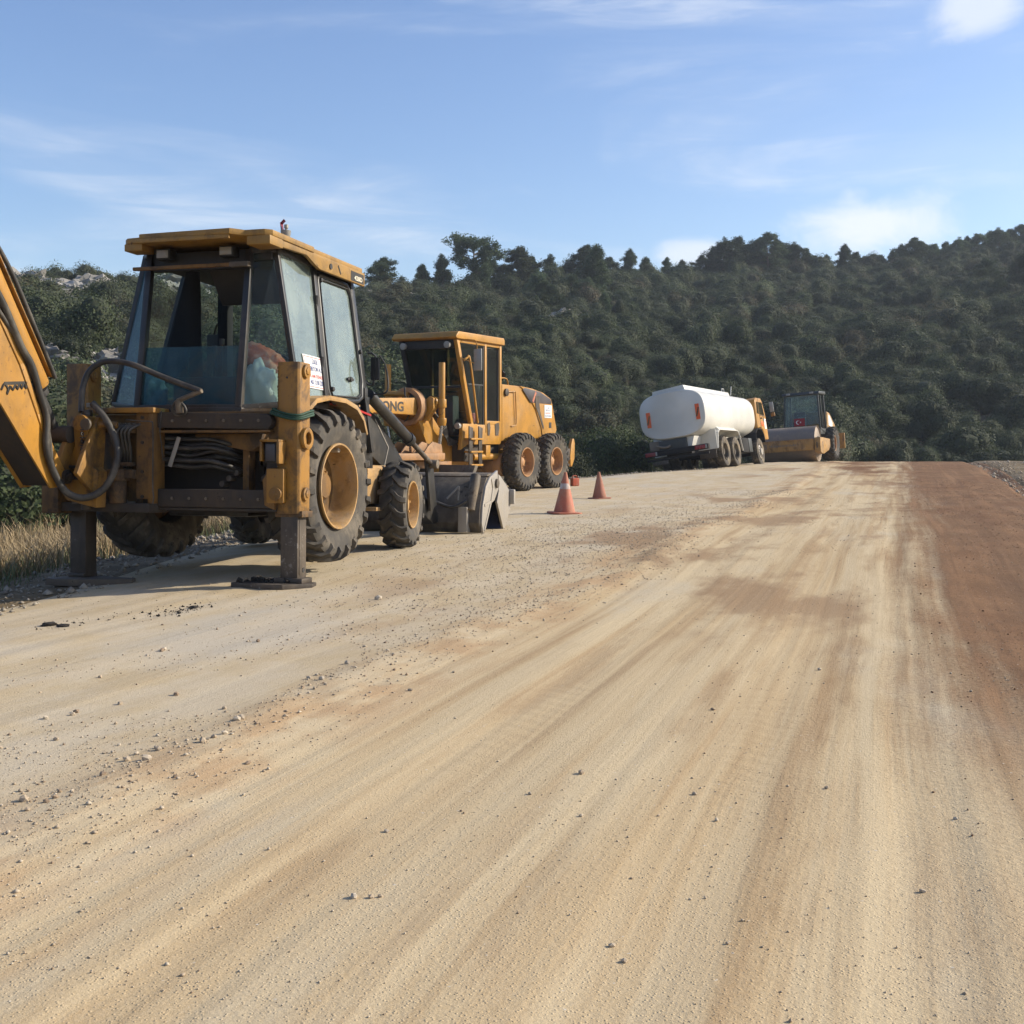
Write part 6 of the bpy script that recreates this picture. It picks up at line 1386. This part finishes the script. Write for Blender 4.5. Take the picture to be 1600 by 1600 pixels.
trees = [  # px x of trunk, px y of top, kind, distance shift, label
    (603, 404, 'spread', -4, 'low spreading pine alone on the skyline above the backhoe cab roof end'),
    (692, 400, 'thin', 3, 'slim pine just left of the tallest skyline pine'),
    (742, 361, 'tall', -6, 'tallest open-crowned pine on the skyline above the grader cab'),
    (808, 386, 'round', -5, 'rounded dark pine right of the tallest skyline pine'),
    (862, 399, 'thin', 5, 'thin pale pine rising from the ridge between two bigger pines'),
    (915, 385, 'spread', -4, 'bushy pine on the ridge left of the middle of the skyline'),
    (950, 404, 'round', 2, 'small pine close to the right of the bushy ridge pine'),
    (980, 391, 'cone', 0, 'light pointed pine in the middle of the skyline'),
    (1040, 404, 'thin', 2, 'feathery pine on the skyline above the tanker, left one'),
    (1065, 408, 'cone', 4, 'feathery pine on the skyline above the tanker, right one'),
    (1095, 401, 'round', 0, 'small round pine left of the dense pine clump'),
    (1132, 374, 'dense', -6, 'leftmost pine of the dense clump above the tanker'),
    (1165, 380, 'dense', -3, 'middle pine of the dense clump above the tanker'),
    (1196, 366, 'spread', -6, 'highest pine of the dense clump on the skyline'),
    (1238, 380, 'dense', -4, 'right pine of the dense clump on the skyline'),
    (1268, 402, 'round', 0, 'small pine at the right end of the dense clump'),
    (1312, 384, 'cone', -5, 'pointed pine standing against the white cloud'),
    (1345, 402, 'round', 2, 'low pine right of the pointed pine by the cloud'),
    (1390, 394, 'cone', 2, 'pine on the skyline right of the white cloud'),
    (1420, 374, 'spread', -6, 'large flat-topped pine right of the white cloud'),
    (1450, 384, 'round', 2, 'pine between the flat-topped pine and the right hilltop'),
    (1488, 374, 'dense', -3, 'broad pine where the right hilltop starts'),
    (1520, 367, 'round', 3, 'left pine on the right hilltop'),
    (1552, 358, 'dense', -4, 'middle pine on the right hilltop'),
    (1584, 354, 'spread', 0, 'right pine on the right hilltop at the picture edge'),
    (890, 430, 'round', -22, 'dark pine standing below the skyline left of the middle'),
    (1020, 432, 'cone', -18, 'pale green pine on the slope below the feathery pines'),
    (1235, 455, 'dense', -30, 'dark pine on the upper slope under the dense clump'),
    (1420, 430, 'dense', -26, 'broad dark pine on the slope under the flat-topped pine')]
def gz(x, y): return float(ground_z(x, y))
for i, (px_, ty_, kind, ex, lab) in enumerate(trees):
    x, y = ridge_point(px_, ex); z = gz(x, y) - .3; top = EYE + (HOR - ty_) / F_PX * y; h = max(2.5, top - z)
    T = empty('pine_tree', lab, 'pine tree', 'pine trees on the ridge', Matrix.Translation((x, y, z)) @ Matrix.Rotation(i * 1.37, 4, 'Z') @ Matrix.Scale(h / 7.0, 4) @ Matrix.Diagonal((1.25 if kind in ('round', 'dense', 'spread') else 1.05,) * 2 + (1, 1)))
    tm, cm = PINES[kind]
    link('trunk', tm, None, T); link('crown', cm, None, T)
for i, (px_, ty_, kind) in enumerate(((1115, 388, 'cone'), (1148, 372, 'round'), (1180, 376, 'cone'), (1214, 376, 'round'), (1226, 388, 'dense'), (1254, 390, 'cone'), (1288, 400, 'cone'), (1330, 396, 'round'), (1368, 400, 'round'), (1404, 384, 'cone'), (1436, 380, 'dense'), (1470, 380, 'cone'), (1505, 372, 'cone'), (1536, 364, 'cone'), (1568, 360, 'round'), (1598, 352, 'cone'), (770, 408, 'round'), (830, 402, 'cone'), (935, 396, 'cone'), (1005, 404, 'cone'), (660, 414, 'cone'))):
    x, y = ridge_point(px_, 4); z = gz(x, y) - .3; h = max(2.5, EYE + (HOR - ty_) / F_PX * y - z)
    w_ = 'among the bigger pines of the dense skyline clump' if px_ < 1300 and px_ > 1100 else 'on the skyline right of the white cloud, between bigger pines' if px_ > 1300 else 'on the skyline left of the dense clump, between bigger pines'
    T = empty('pine_tree', 'smaller pine ' + w_, 'pine tree', 'smaller pines ' + w_, Matrix.Translation((x, y, z)) @ Matrix.Rotation(i * 2.1, 4, 'Z') @ Matrix.Scale(h / 7.0, 4) @ Matrix.Diagonal((1.05, 1.05, 1, 1)))
    link('trunk', PINES[kind][0], None, T); link('crown', PINES[kind][1], None, T)
# scrub -------------------------------------------------------------------
def scrub():
    n = 95000
    az = rng.uniform(-75, 29, n); r = np.sqrt(rng.random(n)) * 252; x, y = r * np.sin(np.radians(az)), r * np.cos(np.radians(az))
    h, u, fr = hill(x, y); keep = (u > .0) & (u < 1.10)
    # clearings with bare rock, as on the left crown of the hill
    az_ = az; rocky = np.zeros(n)
    for ca, cu, wa, wu, k_ in ROCKY: rocky = np.maximum(rocky, k_ * np.exp(-((az_ - ca) / wa) ** 2 - ((u - cu) / wu) ** 2))
    keep &= rng.random(n) > rocky
    x, y, r, u, az = x[keep], y[keep], r[keep], u[keep], az[keep]
    sz = np.clip(.34 + rng.gamma(2.2, .22, len(x)), .36, 1.9) * (.85 + .5 * vnoise(x * .06 + 9, y * .06))
    # thin out overlaps with a grid
    o = np.argsort(-sz); cell = {}; sel = []
    for i in o:
        g = (int(x[i] // 2), int(y[i] // 2)); ok = True
        for a in (-1, 0, 1):
            for b in (-1, 0, 1):
                for j in cell.get((g[0] + a, g[1] + b), ()):
                    if (x[i] - x[j]) ** 2 + (y[i] - y[j]) ** 2 < (.62 * (sz[i] + sz[j])) ** 2 * .60 * (1 if az[i] > -30 else 5): ok = False; break
        if ok: cell.setdefault(g, []).append(i); sel.append(i)
    sel = np.array(sel); return x[sel], y[sel], sz[sel], r[sel]
ROCKY = [(-20.8, .84, 2.8, .13, 1.25), (-15.0, .85, 1.6, .13, 1.2), (-18.5, .80, 2.0, .05, .7), (-12.5, .80, 3, .05, .8), (-5.3, .80, 1.3, .05, 1.1), (.6, .55, 1.3, .03, .9), (-24, .15, 4, .06, .6), (-9, .07, 3, .05, .5), (2.8, .6, 1.2, .03, .6), (-3.4, .74, 1.2, .04, .8), (-19, .24, 3, .05, .7)]
bxs, bys, bsz, brd = scrub()
bz = ground_z(bxs, bys)
big = np.argsort(-(bsz / brd) * (np.degrees(np.arctan2(bxs, bys)) > -25.5))[:300]; mask = np.zeros(len(bxs), bool); mask[big] = True
for i in big:
    o = bpy.data.objects.new('shrub', bush_me[int(rng.integers(8))]); col.objects.link(o); s_ = float(bsz[i])
    o.location = (float(bxs[i]), float(bys[i]), float(bz[i]) - .1); o.scale = (s_ * float(rng.uniform(.8, 1.3)), s_ * float(rng.uniform(.8, 1.3)), s_ * float(rng.uniform(.75, 1.3))); o.rotation_euler = (float(rng.normal(0, .15)), float(rng.normal(0, .15)), float(rng.random() * 6.28))
    a_ = math.degrees(math.atan2(bxs[i], bys[i])); w_ = ('on the slope behind the backhoe boom', -19), ('on the slope behind the backhoe cab', -8), ('on the slope behind the grader', 3), ('at the hill foot behind the tanker', 11), ('at the hill foot behind the roller', 16), ('at the hill foot right of the roller', 99)
    w_ = next(q for q, lim in w_ if a_ < lim)
    tag(o, 'rounded evergreen shrub ' + w_, 'shrub', 'evergreen shrubs ' + w_)
def scrub_mass():
    idx = np.where(~mask)[0]; n = len(idx)
    me = bpy.data.meshes.new('hillside_scrub'); me.vertices.add(n)
    me.vertices.foreach_set('co', np.stack([bxs[idx], bys[idx], bz[idx] - .1], 1).astype(np.float32).ravel())
    vr_ = rng.integers(0, 8, n); ui_ = hill(bxs[idx], bys[idx])[1]; ai_ = np.degrees(np.arctan2(bxs[idx], bys[idx])); pn = (ui_ < .86) & (ui_ > .3) & (rng.random(n) < (.012 + .14 * (ai_ > 1)) * (ai_ > -7) * (vnoise(bxs[idx] * .03 + 5, bys[idx] * .03) > .58)); vr_[pn] = rng.integers(8, 11, pn.sum())
    scl_ = np.where(pn, bsz[idx] * rng.uniform(.32, .50, n), bsz[idx])
    for nm, ty, arr in (('rot', 'FLOAT', rng.random(n) * 6.283), ('var', 'INT', vr_)):
        a = me.attributes.new(nm, ty, 'POINT'); a.data.foreach_set('value', arr.astype(np.int32 if ty == 'INT' else np.float32))
    nu = np.where(pn[:, None], 1.0, rng.uniform(.72, 1.38, (n, 3))); a = me.attributes.new('scl', 'FLOAT_VECTOR', 'POINT'); a.data.foreach_set('vector', (scl_[:, None] * nu).astype(np.float32).ravel())
    a = me.attributes.new('tilt', 'FLOAT_VECTOR', 'POINT'); tl = rng.normal(0, .16, (n, 3)); tl[pn] *= .3; tl[:, 2] = rng.random(n) * 6.283; a.data.foreach_set('vector', tl.astype(np.float32).ravel())
    o = link('hillside_scrub', me); tag(o, 'dense evergreen scrub covering the hillside up to the ridge', 'scrub', kind='stuff')
    ng = bpy.data.node_groups.new('scatter', 'GeometryNodeTree'); ng.interface.new_socket('Geometry', in_out='INPUT', socket_type='NodeSocketGeometry'); ng.interface.new_socket('Geometry', in_out='OUTPUT', socket_type='NodeSocketGeometry')
    N, L = ng.nodes, ng.links; gi, go = N.new('NodeGroupInput'), N.new('NodeGroupOutput'); jn = N.new('GeometryNodeJoinGeometry')
    def attr(nm, ty): a = N.new('GeometryNodeInputNamedAttribute'); a.data_type = ty; a.inputs[0].default_value = nm; return a.outputs[0]
    scl, rot, var = attr('scl', 'FLOAT_VECTOR'), attr('tilt', 'FLOAT_VECTOR'), attr('var', 'INT')
    src = {}
    for o_ in col.objects:
        if o_.name.startswith('shrub') and o_.data in bush_me: src.setdefault(bush_me.index(o_.data), o_)
        for k_, nm in ((8, 'round'), (9, 'cone'), (10, 'dense')):
            if o_.data == PINES[nm][1]: src.setdefault(k_, o_)
    for k_, so_ in src.items():
        cp = N.new('FunctionNodeCompare'); cp.data_type = 'INT'; cp.operation = 'EQUAL'; L.new(var, cp.inputs[2]); cp.inputs[3].default_value = k_
        oi = N.new('GeometryNodeObjectInfo'); oi.inputs['Object'].default_value = so_; oi.inputs['As Instance'].default_value = True; oi.transform_space = 'ORIGINAL'
        ip = N.new('GeometryNodeInstanceOnPoints'); L.new(gi.outputs[0], ip.inputs['Points']); L.new(cp.outputs[0], ip.inputs['Selection']); L.new(oi.outputs['Geometry'], ip.inputs['Instance']); L.new(rot, ip.inputs['Rotation']); L.new(scl, ip.inputs['Scale']); L.new(ip.outputs[0], jn.inputs[0])
    L.new(jn.outputs[0], go.inputs[0]); md = o.modifiers.new('scatter', 'NODES'); md.node_group = ng
scrub_mass()
# bushes close to the road on the left, and behind the machines
near = [(-9.6, 21.5, 1.7, 'big leafy bush behind the dry grass at the left picture edge'), (-7.6, 23.0, 1.5, 'leafy bush behind the backhoe boom foot'), (-11.2, 24.5, 2.1, 'tall leafy bush at the far left behind the boom'), (-8.8, 27.0, 1.9, 'dense green bush between the boom and the cab'),
        (-5.6, 28.5, 1.4, 'low green bush seen under the backhoe beside the rear wheel'), (1.5, 37.5, 1.3, 'dark bush by the road edge behind the grader'), (3.0, 43.0, 1.7, 'dark bush at the road edge left of the tanker'), (2.4, 40.0, 1.1, 'small bush between the grader and the tanker'), (4.2, 47.0, 1.9, 'bush close behind the left side of the tanker')]
for i, (x, y, s_, lab) in enumerate(near):
    o = bpy.data.objects.new('bush', near_me[i % 3]); col.objects.link(o); o.location = (x, y, surf(x, y) - .1); o.scale = (s_, s_, s_ * 1.05); o.rotation_euler = (0, 0, i * 1.9); tag(o, lab, 'bush', 'bushes along the left road edge')
# limestone outcrops
rk = [rock_mesh('outcrop', 60 + i, 4, .8, .75) for i in range(4)]
for m_ in rk: m_.materials.append(MAT['outcrop'])
out_n = 0
for ca, cu, wa, wu, k_ in ROCKY:
    w_ = 'on the left crown of the hill behind the boom' if ca < -17 and cu > .5 else 'low behind the backhoe at the hill foot' if cu < .3 else 'seen behind the backhoe cab' if ca < -10 else 'high on the slope above the grader roof' if ca < -2 else 'on the middle slope right of the grader'
    for q in range(int((12 if ca < -10 else 9) * k_ * max(1, wa / 2))):
        a = R(random.gauss(ca, wa * .55)); uu = random.gauss(cu, wu * .5); ad = math.degrees(a)
        rb = float(np.interp(ad, [-60, -24, -10, 0, 8, 15, 24, 60], [20, 26, 38, 50, 60, 66, 72, 80])); rr = float(np.interp(ad, [-60, -24, -10, 0, 10, 24, 60], [110, 112, 125, 150, 180, 215, 240]))
        r_ = rb + uu * (rr - rb); x, y = r_ * math.sin(a), r_ * math.cos(a); s_ = random.uniform(.5, 1.5) * (.5 + .5 * r_ / 110) * (1.5 if cu > .6 and ca < -10 else 1.0)
        o = bpy.data.objects.new('rock_outcrop', rk[out_n % 4]); out_n += 1; col.objects.link(o); o.location = (x, y, gz(x, y) + .05 * s_); o.scale = (s_ * 1.3, s_, s_ * random.uniform(.5, .9)); o.rotation_euler = (random.uniform(-.3, .3), random.uniform(-.3, .3), random.random() * 6)
        tag(o, 'pale limestone outcrop ' + w_, 'rock', 'limestone outcrops ' + w_)
# dry grass and weeds on the left verge
def mat_grass(name, a, b):
    t = NT(name); isl = t.n('ShaderNodeNewGeometry').outputs['Random Per Island']; MAT[name] = t.set(Base_Color=t.mix(isl, a, b), Roughness=.8)
mat_grass('dry_grass', (.22, .16, .08), (.42, .32, .18)); mat_grass('green_grass', (.05, .075, .022), (.14, .16, .06))
def grass(name, n, gen, hmin, hmax, mat, label):
    x, y = gen(n); n = len(x); z = np.array([surf(float(a), float(b)) for a, b in zip(x, y)]) if n < 20000 else ground_z(x, y)
    P = np.stack([x, y, z - .02], 1); a = rng.random(n) * 6.283; h = rng.uniform(hmin, hmax, n); w = h * .012 + .002
    d = np.stack([np.cos(a), np.sin(a), 0 * a], 1); s_ = np.stack([-np.sin(a), np.cos(a), 0 * a], 1); ln = rng.uniform(.05, 1.3, n)[:, None] * h[:, None]
    up = np.array([0, 0, 1.])
    V = np.stack([P - s_ * w[:, None], P + s_ * w[:, None], P + d * ln * .35 + up * h[:, None] * .6 + s_ * w[:, None] * .7, P + d * ln * .35 + up * h[:, None] * .6 - s_ * w[:, None] * .7, P + d * ln + up * h[:, None]], 1).reshape(-1, 3)
    b = (np.arange(n) * 5)[:, None]; Fq = np.concatenate([b + np.array([[0, 1, 2]]), b + np.array([[0, 2, 3]]), b + np.array([[3, 2, 4]])], 0)
    me = mesh_np(name, V, Fq, [mat]); tag(link(name, me), label, 'grass', kind='stuff')
def gen_dry(n):
    s = 3 + 26 * rng.random(n * 4); d = 1.3 + rng.gamma(2.0, 1.1, n * 4); t = left_edge(s) - d; x, y = xy(t, s); cl = vnoise(x * 1.6, y * 1.6) * .6 + .4 * vnoise(x * .5, y * .5); ok = (cl > .48) & (np.degrees(np.arctan2(x, y)) > -30); return x[ok][:n], y[ok][:n]
grass('dry_grass', 26000, gen_dry, .12, .42, 'dry_grass', 'dry straw-coloured grass on the left verge')
def gen_green(n):
    s = 3 + 46 * rng.random(n * 4); d = .8 + rng.gamma(2.2, 1.2, n * 4); t = left_edge(s) - d; x, y = xy(t, s); cl = vnoise(x * .6 + 31, y * .6); ok = (cl > .5) & (np.degrees(np.arctan2(x, y)) > -30); return x[ok][:n], y[ok][:n]
grass('green_weeds', 9000, gen_green, .06, .30, 'green_grass', 'low green weeds on the left verge')

# ------------------------------------------------------------------ haze in the valley air
def haze():
    o = MB().box(-760, 760, -760, 760, -9, 62).build('haze', None)
    m = bpy.data.materials.new('haze_air'); m.use_nodes = True; nt = m.node_tree; nt.nodes.clear()
    out = nt.nodes.new('ShaderNodeOutputMaterial'); v = nt.nodes.new('ShaderNodeVolumePrincipled')
    v.inputs['Color'].default_value = (.80, .88, 1.0, 1); v.inputs['Density'].default_value = .0004; v.inputs['Anisotropy'].default_value = .25
    nt.links.new(v.outputs[0], out.inputs['Volume']); o.data.materials.append(m); tag(o, 'thin bluish haze in the air over the whole site', 'haze', kind='stuff')
haze()
